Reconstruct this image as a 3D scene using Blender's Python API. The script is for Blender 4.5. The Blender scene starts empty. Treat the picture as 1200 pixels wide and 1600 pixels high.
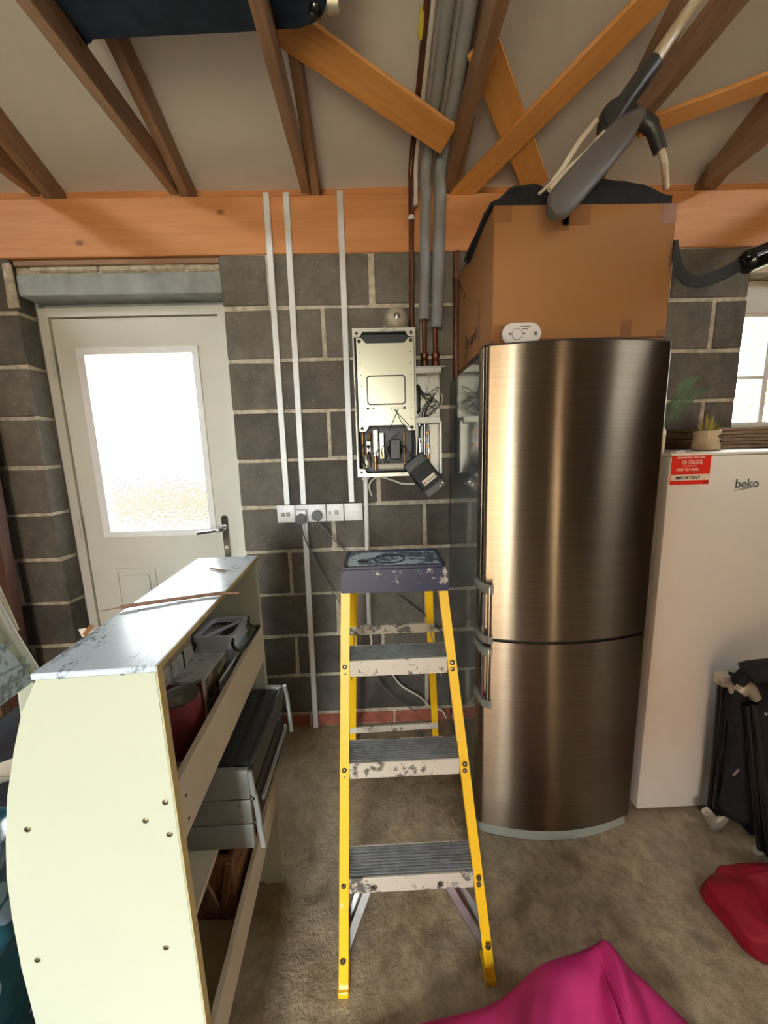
import bpy, bmesh, math, random
from mathutils import Vector, Matrix, noise
random.seed(7)
S = bpy.context.scene
# ------------------------------------------------------------------ camera
F, PITCH, YAW, ROLL = 589.24, 0.16654, 0.0241, -0.02902
CAM = Vector((0.20585, -1.8256, 1.46511))
_cp, _sp, _cy, _sy = math.cos(PITCH), math.sin(PITCH), math.cos(YAW), math.sin(YAW)
FW = Vector((_sy*_cp, _cy*_cp, -_sp)); _rt = Vector((_cy, -_sy, 0)); _up = _rt.cross(FW)
RT = math.cos(ROLL)*_rt + math.sin(ROLL)*_up; UP = -math.sin(ROLL)*_rt + math.cos(ROLL)*_up
cd = bpy.data.cameras.new('camera'); cam = bpy.data.objects.new('camera', cd); S.collection.objects.link(cam)
cd.sensor_fit = 'HORIZONTAL'; cd.sensor_width = 36; cd.lens = F/1200*36; cd.clip_start = 0.02; cd.clip_end = 200
cam.matrix_world = Matrix(((RT.x, UP.x, -FW.x, CAM.x), (RT.y, UP.y, -FW.y, CAM.y), (RT.z, UP.z, -FW.z, CAM.z), (0, 0, 0, 1)))
S.camera = cam
# ------------------------------------------------------------------ world, light, exposure
W = bpy.data.worlds.new('overcast_sky'); S.world = W; W.use_nodes = True
wn = W.node_tree; bg = wn.nodes['Background']
bg.inputs['Color'].default_value = (0.92, 0.97, 0.97, 1); bg.inputs['Strength'].default_value = 50.0
def portal(name, loc, rot, sx, sy):
    l = bpy.data.lights.new(name, 'AREA'); l.shape = 'RECTANGLE'; l.size = sx; l.size_y = sy
    o = bpy.data.objects.new(name, l); S.collection.objects.link(o); o.location = loc; o.rotation_euler = rot
    l.cycles.is_portal = True
portal('garage_opening_portal', (-0.5, -4.68, 1.05), (math.radians(90), 0, 0), 1.1, 2.1)
portal('side_gap_portal', (1.94, -4.68, 1.05), (math.radians(90), 0, 0), 0.16, 2.1)
portal('door_glass_portal', (-0.91, 0.16, 1.51), (math.radians(-90), 0, 0), 0.55, 0.92)
portal('window_portal', (2.5, 0.2, 1.85), (math.radians(-90), 0, 0), 1.0, 0.66)
S.view_settings.view_transform = 'Standard'; S.view_settings.look = 'None'
S.view_settings.exposure = 0.0; S.view_settings.gamma = 1.0; S.view_settings.use_curve_mapping = False
S.cycles.max_bounces = 10; S.cycles.diffuse_bounces = 5; S.cycles.sample_clamp_indirect = 6
S.cycles.caustics_reflective = False; S.cycles.caustics_refractive = False
# ------------------------------------------------------------------ pixel -> point helper
def at(px, py, y=None, z=None, x=None, pl=None):
    d = FW + RT*((px-600)/F) - UP*((py-800)/F)
    if y is not None: t = (y-CAM.y)/d.y
    elif z is not None: t = (z-CAM.z)/d.z
    elif x is not None: t = (x-CAM.x)/d.x
    else:                                   # pl = (z0, k): plane z = z0 + k*y
        t = (pl[0]+pl[1]*CAM.y-CAM.z)/(d.z-pl[1]*d.y)
    return CAM + d*t
# ------------------------------------------------------------------ materials
def C(r, g, b):
    f = lambda v: (v/255/12.92) if v/255 <= 0.04045 else ((v/255+0.055)/1.055)**2.4
    return (f(r), f(g), f(b), 1)
def base(name):
    m = bpy.data.materials.new(name); m.use_nodes = True
    return m, m.node_tree.nodes, m.node_tree.links, m.node_tree.nodes['Principled BSDF']
def coords(n, l, scale=(1, 1, 1), kind='Object', rnd=True):
    tc = n.new('ShaderNodeTexCoord'); mp = n.new('ShaderNodeMapping'); mp.inputs['Scale'].default_value = scale
    l.new(tc.outputs[kind], mp.inputs['Vector'])
    if rnd:
        oi = n.new('ShaderNodeObjectInfo'); ml = n.new('ShaderNodeMath'); ml.operation = 'MULTIPLY'; ml.inputs[1].default_value = 37
        l.new(oi.outputs['Random'], ml.inputs[0]); l.new(ml.outputs[0], mp.inputs['Location'])
    return mp.outputs[0]
def noise_n(n, l, vec, scale, detail=4, rough=0.55, dist=0):
    t = n.new('ShaderNodeTexNoise'); t.inputs['Scale'].default_value = scale; t.inputs['Detail'].default_value = detail
    t.inputs['Roughness'].default_value = rough; t.inputs['Distortion'].default_value = dist; l.new(vec, t.inputs['Vector'])
    return t.outputs['Fac']
def ramp(n, l, fac, stops):
    r = n.new('ShaderNodeValToRGB'); e = r.color_ramp.elements
    e[0].position, e[0].color = stops[0]; e[1].position, e[1].color = stops[-1]
    for p, c in stops[1:-1]:
        k = e.new(p); k.color = c
    l.new(fac, r.inputs[0]); return r.outputs[0]
def mixc(n, l, fac, a, b, mode='MIX'):
    m = n.new('ShaderNodeMix'); m.data_type = 'RGBA'; m.blend_type = mode
    for s, v in ((m.inputs[0], fac), (m.inputs[6], a), (m.inputs[7], b)):
        if isinstance(v, (int, float, tuple)): s.default_value = v
        else: l.new(v, s)
    return m.outputs[2]
def bump(n, l, bs, h, strength, dist=0.002):
    b = n.new('ShaderNodeBump'); b.inputs['Strength'].default_value = strength; b.inputs['Distance'].default_value = dist
    l.new(h, b.inputs['Height']); l.new(b.outputs[0], bs.inputs['Normal'])
def plain(name, col, rough=0.5, metal=0.0, var=0.12, scale=25, bmp=0.0, spec=0.5):
    m, n, l, b = base(name); v = coords(n, l)
    f = noise_n(n, l, v, scale, 3)
    dark = tuple(x*(1-var) for x in col[:3])+(1,); lite = tuple(min(1, x*(1+var)) for x in col[:3])+(1,)
    l.new(ramp(n, l, f, [(0.35, dark), (0.65, lite)]), b.inputs['Base Color'])
    b.inputs['Roughness'].default_value = rough; b.inputs['Metallic'].default_value = metal
    b.inputs['Specular IOR Level'].default_value = spec
    if bmp: bump(n, l, b, f, bmp)
    return m
def worn(name, col, wear, amount=0.6, scale=18, rough=0.5, metal=0.0, stretch=(1, 1, 1)):
    m, n, l, b = base(name); v = coords(n, l, stretch)
    f = noise_n(n, l, v, scale, 6, 0.7); g = noise_n(n, l, v, scale*0.2, 2)
    mx = n.new('ShaderNodeMath'); mx.operation = 'MULTIPLY_ADD'; mx.inputs[1].default_value = 0.45; l.new(g, mx.inputs[0]); 
    ml = n.new('ShaderNodeMath'); ml.operation = 'MULTIPLY'; ml.inputs[1].default_value = 0.55; l.new(f, ml.inputs[0]); l.new(ml.outputs[0], mx.inputs[2])
    l.new(ramp(n, l, mx.outputs[0], [(amount-0.03, col), (amount+0.02, wear)]), b.inputs['Base Color'])
    b.inputs['Roughness'].default_value = rough; b.inputs['Metallic'].default_value = metal
    bump(n, l, b, f, 0.15, 0.001)
    return m
def wood(name, c1, c2, knot, rough=0.6):
    m, n, l, b = base(name); v = coords(n, l, (0.7, 9, 9))
    f = noise_n(n, l, v, 4, 5, 0.6, 0.8); col = ramp(n, l, f, [(0.3, c1), (0.7, c2)])
    v2 = coords(n, l, (1.0, 1.6, 1.6)); vo = n.new('ShaderNodeTexVoronoi'); vo.inputs['Scale'].default_value = 3.4; l.new(v2, vo.inputs['Vector'])
    k = ramp(n, l, vo.outputs['Distance'], [(0.03, (1, 1, 1, 1)), (0.085, (0, 0, 0, 1))])
    l.new(mixc(n, l, k, col, knot), b.inputs['Base Color']); b.inputs['Roughness'].default_value = rough
    bump(n, l, b, f, 0.12, 0.001)
    return m
def block_mat(name, dark, lite):
    m, n, l, b = base(name); v = coords(n, l)
    f = noise_n(n, l, v, 9, 6, 0.7); col = ramp(n, l, f, [(0.3, dark), (0.72, lite)])
    oi = n.new('ShaderNodeObjectInfo'); hs = n.new('ShaderNodeMapRange'); hs.inputs['To Min'].default_value = 0.72; hs.inputs['To Max'].default_value = 1.25
    l.new(oi.outputs['Random'], hs.inputs[0])
    cm = n.new('ShaderNodeCombineColor')
    for i in range(3): l.new(hs.outputs[0], cm.inputs[i])
    col = mixc(n, l, 1.0, col, cm.outputs[0], 'MULTIPLY')
    sp = noise_n(n, l, v, 120, 2, 0.5); s = ramp(n, l, sp, [(0.70, (0, 0, 0, 1)), (0.76, (1, 1, 1, 1))])
    col = mixc(n, l, s, col, C(165, 160, 150))
    l.new(col, b.inputs['Base Color']); b.inputs['Roughness'].default_value = 0.92; b.inputs['Specular IOR Level'].default_value = 0.2
    bump(n, l, b, noise_n(n, l, v, 90, 5, 0.7), 0.6, 0.004)
    return m
M = {}
M['block'] = block_mat('concrete_block', C(76, 72, 68), C(106, 100, 92))
M['brick'] = plain('red_brick', C(150, 84, 66), 0.9, 0, 0.3, 14, 0.4)
M['mortar'] = plain('mortar', C(178, 168, 150), 0.95, 0, 0.25, 30, 0.5, 0.2)
M['lintel'] = plain('lintel', C(142, 146, 148), 0.85, 0, 0.2, 8, 0.3)
M['wood_beam'] = wood('pine_beam', C(184, 122, 72), C(200, 138, 88), C(120, 66, 36))
M['wood_truss'] = wood('truss_timber', C(114, 84, 62), C(140, 106, 78), C(86, 58, 40))
M['wood_brace'] = wood('brace_timber', C(186, 124, 62), C(206, 146, 80), C(120, 66, 30))
M['wood_dark'] = wood('dark_timber', C(70, 44, 38), C(96, 62, 50), C(40, 24, 20))
M['wood_brown'] = wood('brown_board', C(92, 58, 34), C(132, 90, 56), C(60, 36, 22))
M['ceiling'] = plain('ceiling_board', C(228, 228, 228), 0.85, 0, 0.05, 3, 0.2)
M['white_plastic'] = plain('white_plastic', C(240, 239, 235), 0.35, 0, 0.03)
M['door_white'] = plain('door_white', C(210, 207, 194), 0.4, 0, 0.03, 4)
M['enamel'] = plain('white_enamel', C(248, 246, 236), 0.28, 0, 0.01, 3)
M['cream_tube'] = plain('cream_tube', C(226, 218, 196), 0.35, 0, 0.05)
M['grey_plastic'] = plain('grey_plastic', C(84, 80, 80), 0.45, 0, 0.1)
M['dark_plastic'] = plain('dark_plastic', C(36, 35, 37), 0.4, 0, 0.1)
M['black_gloss'] = plain('black_gloss', C(18, 19, 20), 0.15, 0, 0.1)
M['black_matte'] = plain('black_matte', C(26, 26, 28), 0.7, 0, 0.2)
M['black_fabric'] = plain('black_fabric', C(32, 32, 36), 0.85, 0, 0.25, 60, 0.4, 0.2)
M['navy_fabric'] = plain('navy_fabric', C(34, 44, 60), 0.85, 0, 0.2, 20, 0.3, 0.2)
M['chrome'] = plain('chrome', C(210, 212, 214), 0.12, 1, 0.05)
M['alu'] = plain('aluminium', C(176, 178, 178), 0.38, 1, 0.1)
M['alu_paint'] = worn('painted_aluminium_edge', C(196, 188, 172), C(92, 88, 82), 0.56, 60, 0.55, 0.15)
M['tread_grey'] = plain('ribbed_tread', C(150, 153, 158), 0.5, 0.4, 0.2, 30)
M['tread_dark'] = worn('dark_tread', C(56, 60, 62), C(112, 118, 118), 0.62, 60, 0.45, 0.3)
M['tin_grey'] = plain('grey_sheet_metal', C(150, 154, 150), 0.42, 0.35, 0.05)
M['yellow'] = worn('yellow_fibreglass', C(232, 184, 20), C(226, 214, 176), 0.635, 16, 0.42)
M['blue_cap'] = worn('blue_plastic', C(16, 19, 58), C(166, 158, 148), 0.625, 22, 0.4)
M['cap_top'] = worn('paint_splashed_top', C(44, 60, 78), C(176, 200, 206), 0.50, 60, 0.4)
M['copper'] = plain('copper', C(112, 66, 46), 0.42, 0.8, 0.25)
M['brown_pipe'] = plain('tarnished_pipe', C(88, 50, 36), 0.4, 0.5, 0.3)
M['lagging'] = plain('grey_foam_lagging', C(122, 122, 126), 0.75, 0, 0.08, 12)
M['card'] = plain('cardboard', C(142, 98, 56), 0.8, 0, 0.05, 2)
M['tape'] = plain('brown_tape', C(122, 78, 42), 0.35, 0, 0.06)
M['ink'] = plain('black_ink', C(24, 18, 16), 0.7)
M['boiler_black'] = plain('boiler_casing_black', C(20, 20, 22), 0.4)
M['boiler_panel'] = worn('zinc_panel', C(206, 202, 176), C(170, 164, 136), 0.62, 6, 0.35, 0.55)
M['zinc'] = worn('zinc_plate', C(190, 188, 172), C(120, 116, 98), 0.58, 12, 0.4, 0.5)
M['brass'] = plain('brass_fitting', C(170, 132, 80), 0.35, 0.9, 0.2)
M['dome'] = plain('grey_dome', C(158, 149, 132), 0.4)
M['white_laminate'] = plain('cream_laminate', C(196, 201, 181), 0.38, 0, 0.015, 2)
M['laminate_edge'] = plain('cream_edge', C(206, 186, 128), 0.5, 0, 0.06)
M['rail_paint'] = plain('beige_rail', C(206, 196, 170), 0.45, 0, 0.04, 5)
M['shelf_top'] = worn('splashed_sky_tinted_top', C(210, 226, 240), C(140, 154, 166), 0.56, 70, 0.2, 0, (2.0, 1, 1))  # bluish base carries the reflected sky tint; the splashes are paint
M['screw'] = plain('screw_metal', C(120, 112, 92), 0.35, 0.9, 0.2)
M['can_red'] = plain('can_red', C(140, 70, 74), 0.35, 0.3, 0.25, 5)
M['tub'] = plain('translucent_tub', C(216, 224, 234), 0.3, 0, 0.03)
M['picture_card'] = worn('printed_card', C(168, 156, 130), C(96, 78, 56), 0.55, 30, 0.5)
M['paper'] = worn('grey_paper', C(196, 196, 190), C(130, 128, 122), 0.55, 30, 0.5)
M['lilac'] = plain('lilac_plastic', C(186, 160, 186), 0.3)
M['magenta'] = plain('magenta_cloth', C(186, 42, 110), 0.62, 0, 0.15, 6, 0.2, 0.3)
M['crimson'] = plain('crimson_cloth', C(130, 12, 32), 0.6, 0, 0.25, 8, 0.3, 0.3)
M['sticker_red'] = plain('sticker_red', C(214, 40, 20), 0.4, 0, 0.02)
M['sticker_dark'] = plain('sticker_dark_red', C(150, 20, 24), 0.4, 0, 0.02)
M['sticker_white'] = plain('sticker_white', C(240, 226, 206), 0.4, 0, 0.02)
M['logo_green'] = plain('logo_green', C(70, 96, 96), 0.4)
M['logo_red'] = plain('logo_red', C(130, 10, 30), 0.4)
M['logo_plate'] = plain('logo_plate', C(176, 160, 146), 0.4)
M['pot'] = plain('glazed_pot', C(222, 208, 176), 0.12)
M['leaf'] = plain('fern_leaf', C(70, 96, 60), 0.6, 0, 0.3, 20)
M['grass'] = plain('grass_tuft', C(150, 136, 60), 0.6, 0, 0.3, 20)
M['plinth'] = plain('grey_plinth', C(172, 176, 166), 0.5, 0, 0.03)
M['gasket'] = plain('dark_gasket', C(34, 30, 28), 0.6)
M['twig'] = plain('brown_twig', C(120, 88, 68), 0.8, 0, 0.3)
M['kraft'] = plain('kraft_paper', C(140, 116, 90), 0.8, 0, 0.25, 10, 0.3)
M['cable'] = plain('grey_cable', C(92, 90, 88), 0.5)
M['plug'] = plain('dark_plug', C(74, 72, 74), 0.4)
M['white_cable'] = plain('white_cable', C(226, 222, 208), 0.4)
M['tag_yellow'] = plain('yellow_tag', C(200, 190, 60), 0.5)
M['teal_wrap'] = None
# floor: stained concrete
m, n, l, b = base('concrete_floor'); v = coords(n, l, rnd=False)
f1 = noise_n(n, l, v, 1.6, 4, 0.6); f2 = noise_n(n, l, v, 14, 6, 0.7); f3 = noise_n(n, l, v, 60, 4, 0.7)
col = ramp(n, l, f2, [(0.36, C(126, 108, 82)), (0.62, C(184, 164, 132))])
col = mixc(n, l, ramp(n, l, f1, [(0.35, (0, 0, 0, 1)), (0.65, (0.7, 0.7, 0.7, 1))]), col, C(152, 138, 120))
col = mixc(n, l, ramp(n, l, f3, [(0.64, (0, 0, 0, 1)), (0.72, (0.6, 0.6, 0.6, 1))]), col, C(186, 176, 156))
col = mixc(n, l, ramp(n, l, noise_n(n, l, v, 7, 2, 0.4), [(0.22, (0.6, 0.6, 0.6, 1)), (0.30, (0, 0, 0, 1))]), col, C(84, 70, 56))
f4 = noise_n(n, l, v, 34, 6, 0.8, 0.6); col = mixc(n, l, ramp(n, l, f4, [(0.38, (0.35, 0.35, 0.35, 1)), (0.54, (0, 0, 0, 1))]), col, C(100, 84, 60))
l.new(col, b.inputs['Base Color']); b.inputs['Roughness'].default_value = 0.72
mm = n.new('ShaderNodeMath'); mm.operation = 'ADD'; l.new(f2, mm.inputs[0]); l.new(f3, mm.inputs[1]); bump(n, l, b, mm.outputs[0], 0.8, 0.006)
M['floor'] = m
# brushed stainless steel
m, n, l, b = base('brushed_steel'); b.inputs['Metallic'].default_value = 1.0
v = coords(n, l, (0.6, 0.6, 90)); f = noise_n(n, l, v, 5, 3, 0.6)
l.new(ramp(n, l, f, [(0.3, C(124, 111, 96)), (0.7, C(138, 125, 108))]), b.inputs['Base Color'])
b.inputs['Roughness'].default_value = 0.28; b.inputs['Anisotropic'].default_value = 1.0; b.inputs['Anisotropic Rotation'].default_value = 0.25
tg = n.new('ShaderNodeTangent'); tg.direction_type = 'RADIAL'; tg.axis = 'Z'; l.new(tg.outputs[0], b.inputs['Tangent'])
v = coords(n, l, (9, 9, 0.8)); g = noise_n(n, l, v, 1.0, 2, 0.5); bump(n, l, b, g, 0.25, 0.004)
M['steel'] = m
# fridge side, smooth dark grey paint
m, n, l, b = base('gloss_grey_side'); b.inputs['Base Color'].default_value = C(98, 104, 104); b.inputs['Roughness'].default_value = 0.12
b.inputs['Coat Weight'].default_value = 0.6; b.inputs['Coat Roughness'].default_value = 0.05
M['fridge_side'] = m
# blue dotted wrap
m, n, l, b = base('blue_dotted_wrap'); v = coords(n, l, rnd=False); vo = n.new('ShaderNodeTexVoronoi'); vo.inputs['Scale'].default_value = 17; l.new(v, vo.inputs['Vector'])
k = ramp(n, l, vo.outputs['Distance'], [(0.3, (1, 1, 1, 1)), (0.33, (0, 0, 0, 1))])
l.new(mixc(n, l, k, ramp(n, l, noise_n(n, l, v, 5, 3), [(0.35, C(10, 34, 48)), (0.65, C(40, 96, 116))]), C(150, 176, 200)), b.inputs['Base Color'])
b.inputs['Roughness'].default_value = 0.2; M['teal_wrap'] = m
# obscured glass
def glass(name, scale, clear):
    m, n, l, b = base(name); n.remove(b); out = n['Material Output']
    v = coords(n, l, rnd=False); vo = n.new('ShaderNodeTexVoronoi'); vo.inputs['Scale'].default_value = scale; vo.feature = 'SMOOTH_F1'; l.new(v, vo.inputs['Vector'])
    bp = n.new('ShaderNodeBump'); bp.inputs['Strength'].default_value = 0.9; bp.inputs['Distance'].default_value = 0.004; l.new(vo.outputs['Distance'], bp.inputs['Height'])
    g = n.new('ShaderNodeBsdfRefraction'); g.inputs['IOR'].default_value = 1.3; g.inputs['Roughness'].default_value = 0.06; l.new(bp.outputs[0], g.inputs['Normal'])
    gl = n.new('ShaderNodeBsdfGlossy'); gl.inputs['Roughness'].default_value = 0.05; l.new(bp.outputs[0], gl.inputs['Normal'])
    t = n.new('ShaderNodeBsdfTransparent'); t.inputs['Color'].default_value = (0.94, 0.97, 0.97, 1)
    a = n.new('ShaderNodeMixShader'); a.inputs[0].default_value = clear; l.new(g.outputs[0], a.inputs[1]); l.new(t.outputs[0], a.inputs[2])
    c = n.new('ShaderNodeMixShader'); c.inputs[0].default_value = 0.06; l.new(a.outputs[0], c.inputs[1]); l.new(gl.outputs[0], c.inputs[2])
    l.new(c.outputs[0], out.inputs['Surface']); return m
M['glass'] = glass('obscured_glass', 75, 0.45); M['glass_small'] = glass('obscured_window_glass', 60, 0.45)
M['gravel'] = plain('gravel', C(150, 138, 114), 0.95, 0, 0.35, 30, 0.3)
M['driveway'] = plain('sandy_driveway', C(208, 192, 158), 0.9, 0, 0.1, 4)
M['foliage'] = plain('hedge_foliage', C(58, 64, 26), 0.9, 0, 0.4, 8)
M['outer_brick'] = plain('house_brick', C(116, 84, 66), 0.9, 0, 0.15, 6)
M['render_wall'] = plain('shade_toned_render', C(46, 41, 32), 0.9, 0, 0.05, 3)  # render colour darkened to stand for shade under the bright sky
M['inner_wall'] = block_mat('garage_wall', C(62, 50, 42), C(88, 72, 60))
M['inner_door'] = plain('brown_stained_boards', C(78, 56, 42), 0.7, 0, 0.2, 3)
# ------------------------------------------------------------------ builders
def link(name, me, mat, parent=None, mw=None):
    """one mesh object; mesh is authored in the thing's space (world for unrotated things) and recentred"""
    if not mw:
        lo = Vector([min(v.co[i] for v in me.vertices) for i in range(3)]); hi = Vector([max(v.co[i] for v in me.vertices) for i in range(3)])
        c = (lo+hi)/2; 
        for v in me.vertices: v.co -= c
        mw = Matrix.Translation(c)
    o = bpy.data.objects.new(name, me); S.collection.objects.link(o)
    if mat is not None and not me.materials: me.materials.append(M[mat] if isinstance(mat, str) else mat)
    if parent is not None:
        o.parent = parent; root = parent; off = Vector(parent.get('_off', (0, 0, 0))) 
        o.matrix_basis = Matrix.Translation(-off) @ mw
        o['_off'] = tuple(off + o.matrix_basis.translation) if True else 0
        if mw.to_euler() != Matrix.Identity(4).to_euler(): o['_rot'] = 1
    else:
        o.matrix_basis = mw; o['_off'] = tuple(mw.translation)
    return o
def tag(o, label, cat, group=None, kind=None):
    if label: o['label'] = label
    if cat: o['category'] = cat
    if group: o['group'] = group
    if kind: o['kind'] = kind
    return o
def thing(name, loc, label, cat, group=None, rz=0, kind=None):
    o = bpy.data.objects.new(name, None); S.collection.objects.link(o); o.location = loc; o.rotation_euler = (0, 0, rz)
    o.empty_display_size = 0.05
    o['_off'] = (0, 0, 0) if rz else tuple(loc)      # rotated things are authored in local space
    return tag(o, label, cat, group, kind)
def bm_mesh(bm, name, smooth=None):
    me = bpy.data.meshes.new(name); bmesh.ops.recalc_face_normals(bm, faces=bm.faces[:]); bm.to_mesh(me); bm.free()
    if smooth:
        me.polygons.foreach_set('use_smooth', [True]*len(me.polygons)); me.set_sharp_from_angle(angle=math.radians(smooth))
    return me
def box_bm(bm, a, b, mat=None):
    r = bmesh.ops.create_cube(bm, size=1); c = [(a[i]+b[i])/2 for i in range(3)]; s = [abs(b[i]-a[i]) for i in range(3)]
    for v in r['verts']:
        v.co = Vector([c[i]+v.co[i]*s[i] for i in range(3)])
        if mat: v.co = mat @ v.co
    return r['verts']
def box(name, a, b, mat, parent=None, bev=0.0, seg=1, jit=0.0):
    bm = bmesh.new(); vs = box_bm(bm, a, b)
    if jit:
        for v in vs: v.co += Vector([random.uniform(-jit, jit) for _ in range(3)])
    if bev: bmesh.ops.bevel(bm, geom=bm.edges[:], offset=bev, segments=seg, affect='EDGES', profile=0.5)
    return link(name, bm_mesh(bm, name, 40 if seg > 1 else None), mat, parent)
def boxes(name, lst, mat, parent=None, bev=0.0):
    bm = bmesh.new()
    for a, b in lst: box_bm(bm, a, b)
    if bev: bmesh.ops.bevel(bm, geom=bm.edges[:], offset=bev, segments=1, affect='EDGES')
    return link(name, bm_mesh(bm, name), mat, parent)
def frame_m(p0, p1, up=Vector((0, 0, 1))):
    x = (p1-p0).normalized(); y = up.cross(x)
    if y.length < 1e-4: y = Vector((0, 1, 0))
    y.normalize(); z = x.cross(y)
    c = (p0+p1)/2
    return Matrix(((x.x, y.x, z.x, c.x), (x.y, y.y, z.y, c.y), (x.z, y.z, z.z, c.z), (0, 0, 0, 1)))
def bar(name, p0, p1, w, h, mat, parent=None, up=Vector((0, 0, 1)), bev=0.002):
    """timber or strip from p0 to p1: w across, h along up"""
    p0, p1, up = Vector(p0), Vector(p1), Vector(up); L = (p1-p0).length; bm = bmesh.new(); box_bm(bm, (-L/2, -w/2, -h/2), (L/2, w/2, h/2))
    if bev: bmesh.ops.bevel(bm, geom=bm.edges[:], offset=bev, segments=1, affect='EDGES')
    return link(name, bm_mesh(bm, name), mat, parent, frame_m(p0, p1, up))
def sweep_bm(bm, pts, r, seg=10, cap=True):
    pts = [Vector(p) for p in pts]; rings = []; N = len(pts)
    d0 = (pts[1]-pts[0]).normalized(); n0 = d0.orthogonal().normalized()
    for i, p in enumerate(pts):
        d = (pts[min(i+1, N-1)]-pts[max(i-1, 0)]).normalized(); n0 = (n0-d*n0.dot(d)).normalized(); b0 = d.cross(n0)
        rr = r[i] if isinstance(r, (list, tuple)) else r
        rings.append([bm.verts.new(p+n0*math.cos(2*math.pi*k/seg)*rr+b0*math.sin(2*math.pi*k/seg)*rr) for k in range(seg)])
    for i in range(N-1):
        for k in range(seg): bm.faces.new((rings[i][k], rings[i][(k+1) % seg], rings[i+1][(k+1) % seg], rings[i+1][k]))
    if cap: bm.faces.new(rings[0][::-1]); bm.faces.new(rings[-1])
def spline(pts, n=8):
    pts = [Vector(p) for p in pts]; P = [pts[0]*2-pts[1]]+pts+[pts[-1]*2-pts[-2]]; out = []
    for i in range(1, len(P)-2):
        a, b, c, d = P[i-1:i+3]
        for k in range(n):
            t = k/n; out.append(0.5*((2*b)+(c-a)*t+(2*a-5*b+4*c-d)*t*t+(3*b-a-3*c+d)*t**3))
    return out+[pts[-1]]
def tube(name, pts, r, mat, parent=None, seg=10, smooth=True, n=8):
    if len(pts) > 2 and n: pts = spline(pts, n)
    bm = bmesh.new(); sweep_bm(bm, pts, r, seg); return link(name, bm_mesh(bm, name, 50), mat, parent)
def tubes(name, lst, mat, parent=None, seg=6):
    bm = bmesh.new()
    for pts, r in lst: sweep_bm(bm, spline(pts, 5) if len(pts) > 2 else pts, r, seg)
    return link(name, bm_mesh(bm, name, 50), mat, parent)
def prism(name, outline, d0, d1, axis, mat, parent=None, bev=0.0, smooth=None, hole=None):
    """outline of (u,v); axis 'y': (u,v)->(x,z); 'x': (y,z); 'z': (x,y)"""
    def P(u, v, d): return {'y': (u, d, v), 'x': (d, u, v), 'z': (u, v, d)}[axis]
    bm = bmesh.new(); a = [bm.verts.new(P(u, v, d0)) for u, v in outline]; b_ = [bm.verts.new(P(u, v, d1)) for u, v in outline]; N = len(outline)
    for i in range(N): bm.faces.new((a[i], a[(i+1) % N], b_[(i+1) % N], b_[i]))
    if hole:
        c = [bm.verts.new(P(u, v, d0)) for u, v in hole]; d = [bm.verts.new(P(u, v, d1)) for u, v in hole]
        for i in range(N):
            j = (i+1) % N; bm.faces.new((c[j], c[i], d[i], d[j])); bm.faces.new((a[i], c[i], c[j], a[j])); bm.faces.new((b_[j], d[j], d[i], b_[i]))
    else:
        bm.faces.new(a[::-1]); bm.faces.new(b_)
    if bev: bmesh.ops.bevel(bm, geom=bm.edges[:], offset=bev, segments=2, affect='EDGES')
    return link(name, bm_mesh(bm, name, smooth), mat, parent)
def lathe(name, prof, c, mat, parent=None, seg=24, axis='z', M4=None):
    bm = bmesh.new(); rings = []
    for r, h in prof:
        rings.append([bm.verts.new((r*math.cos(2*math.pi*k/seg), r*math.sin(2*math.pi*k/seg), h)) for k in range(seg)])
    for i in range(len(rings)-1):
        for k in range(seg): bm.faces.new((rings[i][k], rings[i][(k+1) % seg], rings[i+1][(k+1) % seg], rings[i+1][k]))
    bm.faces.new(rings[0][::-1]); bm.faces.new(rings[-1])
    R = {'z': Matrix(), 'y': Matrix.Rotation(math.radians(90), 4, 'X'), 'x': Matrix.Rotation(math.radians(90), 4, 'Y')}[axis]
    if M4: R = M4
    bmesh.ops.transform(bm, matrix=Matrix.Translation(c) @ R, verts=bm.verts)
    return link(name, bm_mesh(bm, name, 40), mat, parent)
def rrect(x0, z0, x1, z1, r, n=5):
    o = []
    for cx, cz, a0 in ((x1-r, z1-r, 0), (x0+r, z1-r, 90), (x0+r, z0+r, 180), (x1-r, z0+r, 270)):
        for k in range(n+1):
            a = math.radians(a0+90*k/n); o.append((cx+r*math.cos(a), cz+r*math.sin(a)))
    return o
def text(name, s, size, mw, mat, parent=None, ext=0.0004, shear=0.0, bold=0.0):
    cu = bpy.data.curves.new(name, 'FONT'); cu.body = s; cu.size = size; cu.extrude = ext; cu.align_x = 'LEFT'; cu.align_y = 'BOTTOM_BASELINE'; cu.shear = shear; cu.offset = bold
    cu.resolution_u = 3
    t = bpy.data.objects.new('tmp', cu); S.collection.objects.link(t); bpy.context.view_layer.update()
    me = bpy.data.meshes.new_from_object(t.evaluated_get(bpy.context.evaluated_depsgraph_get())); bpy.data.objects.remove(t); me.name = name
    me.materials.clear()
    return link(name, me, mat, parent, mw)
def face_y(x, y, z, roll=0):     # text plane facing the camera side (-y)
    return Matrix.Translation((x, y, z)) @ Matrix.Rotation(roll, 4, 'Y') @ Matrix.Rotation(math.radians(90), 4, 'X')
# ================================================================== THE SETTING
fl = box('floor', (-2.4, -4.7, -0.12), (3.6, 0.3, 0), 'floor'); fl['kind'] = 'structure'
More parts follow.
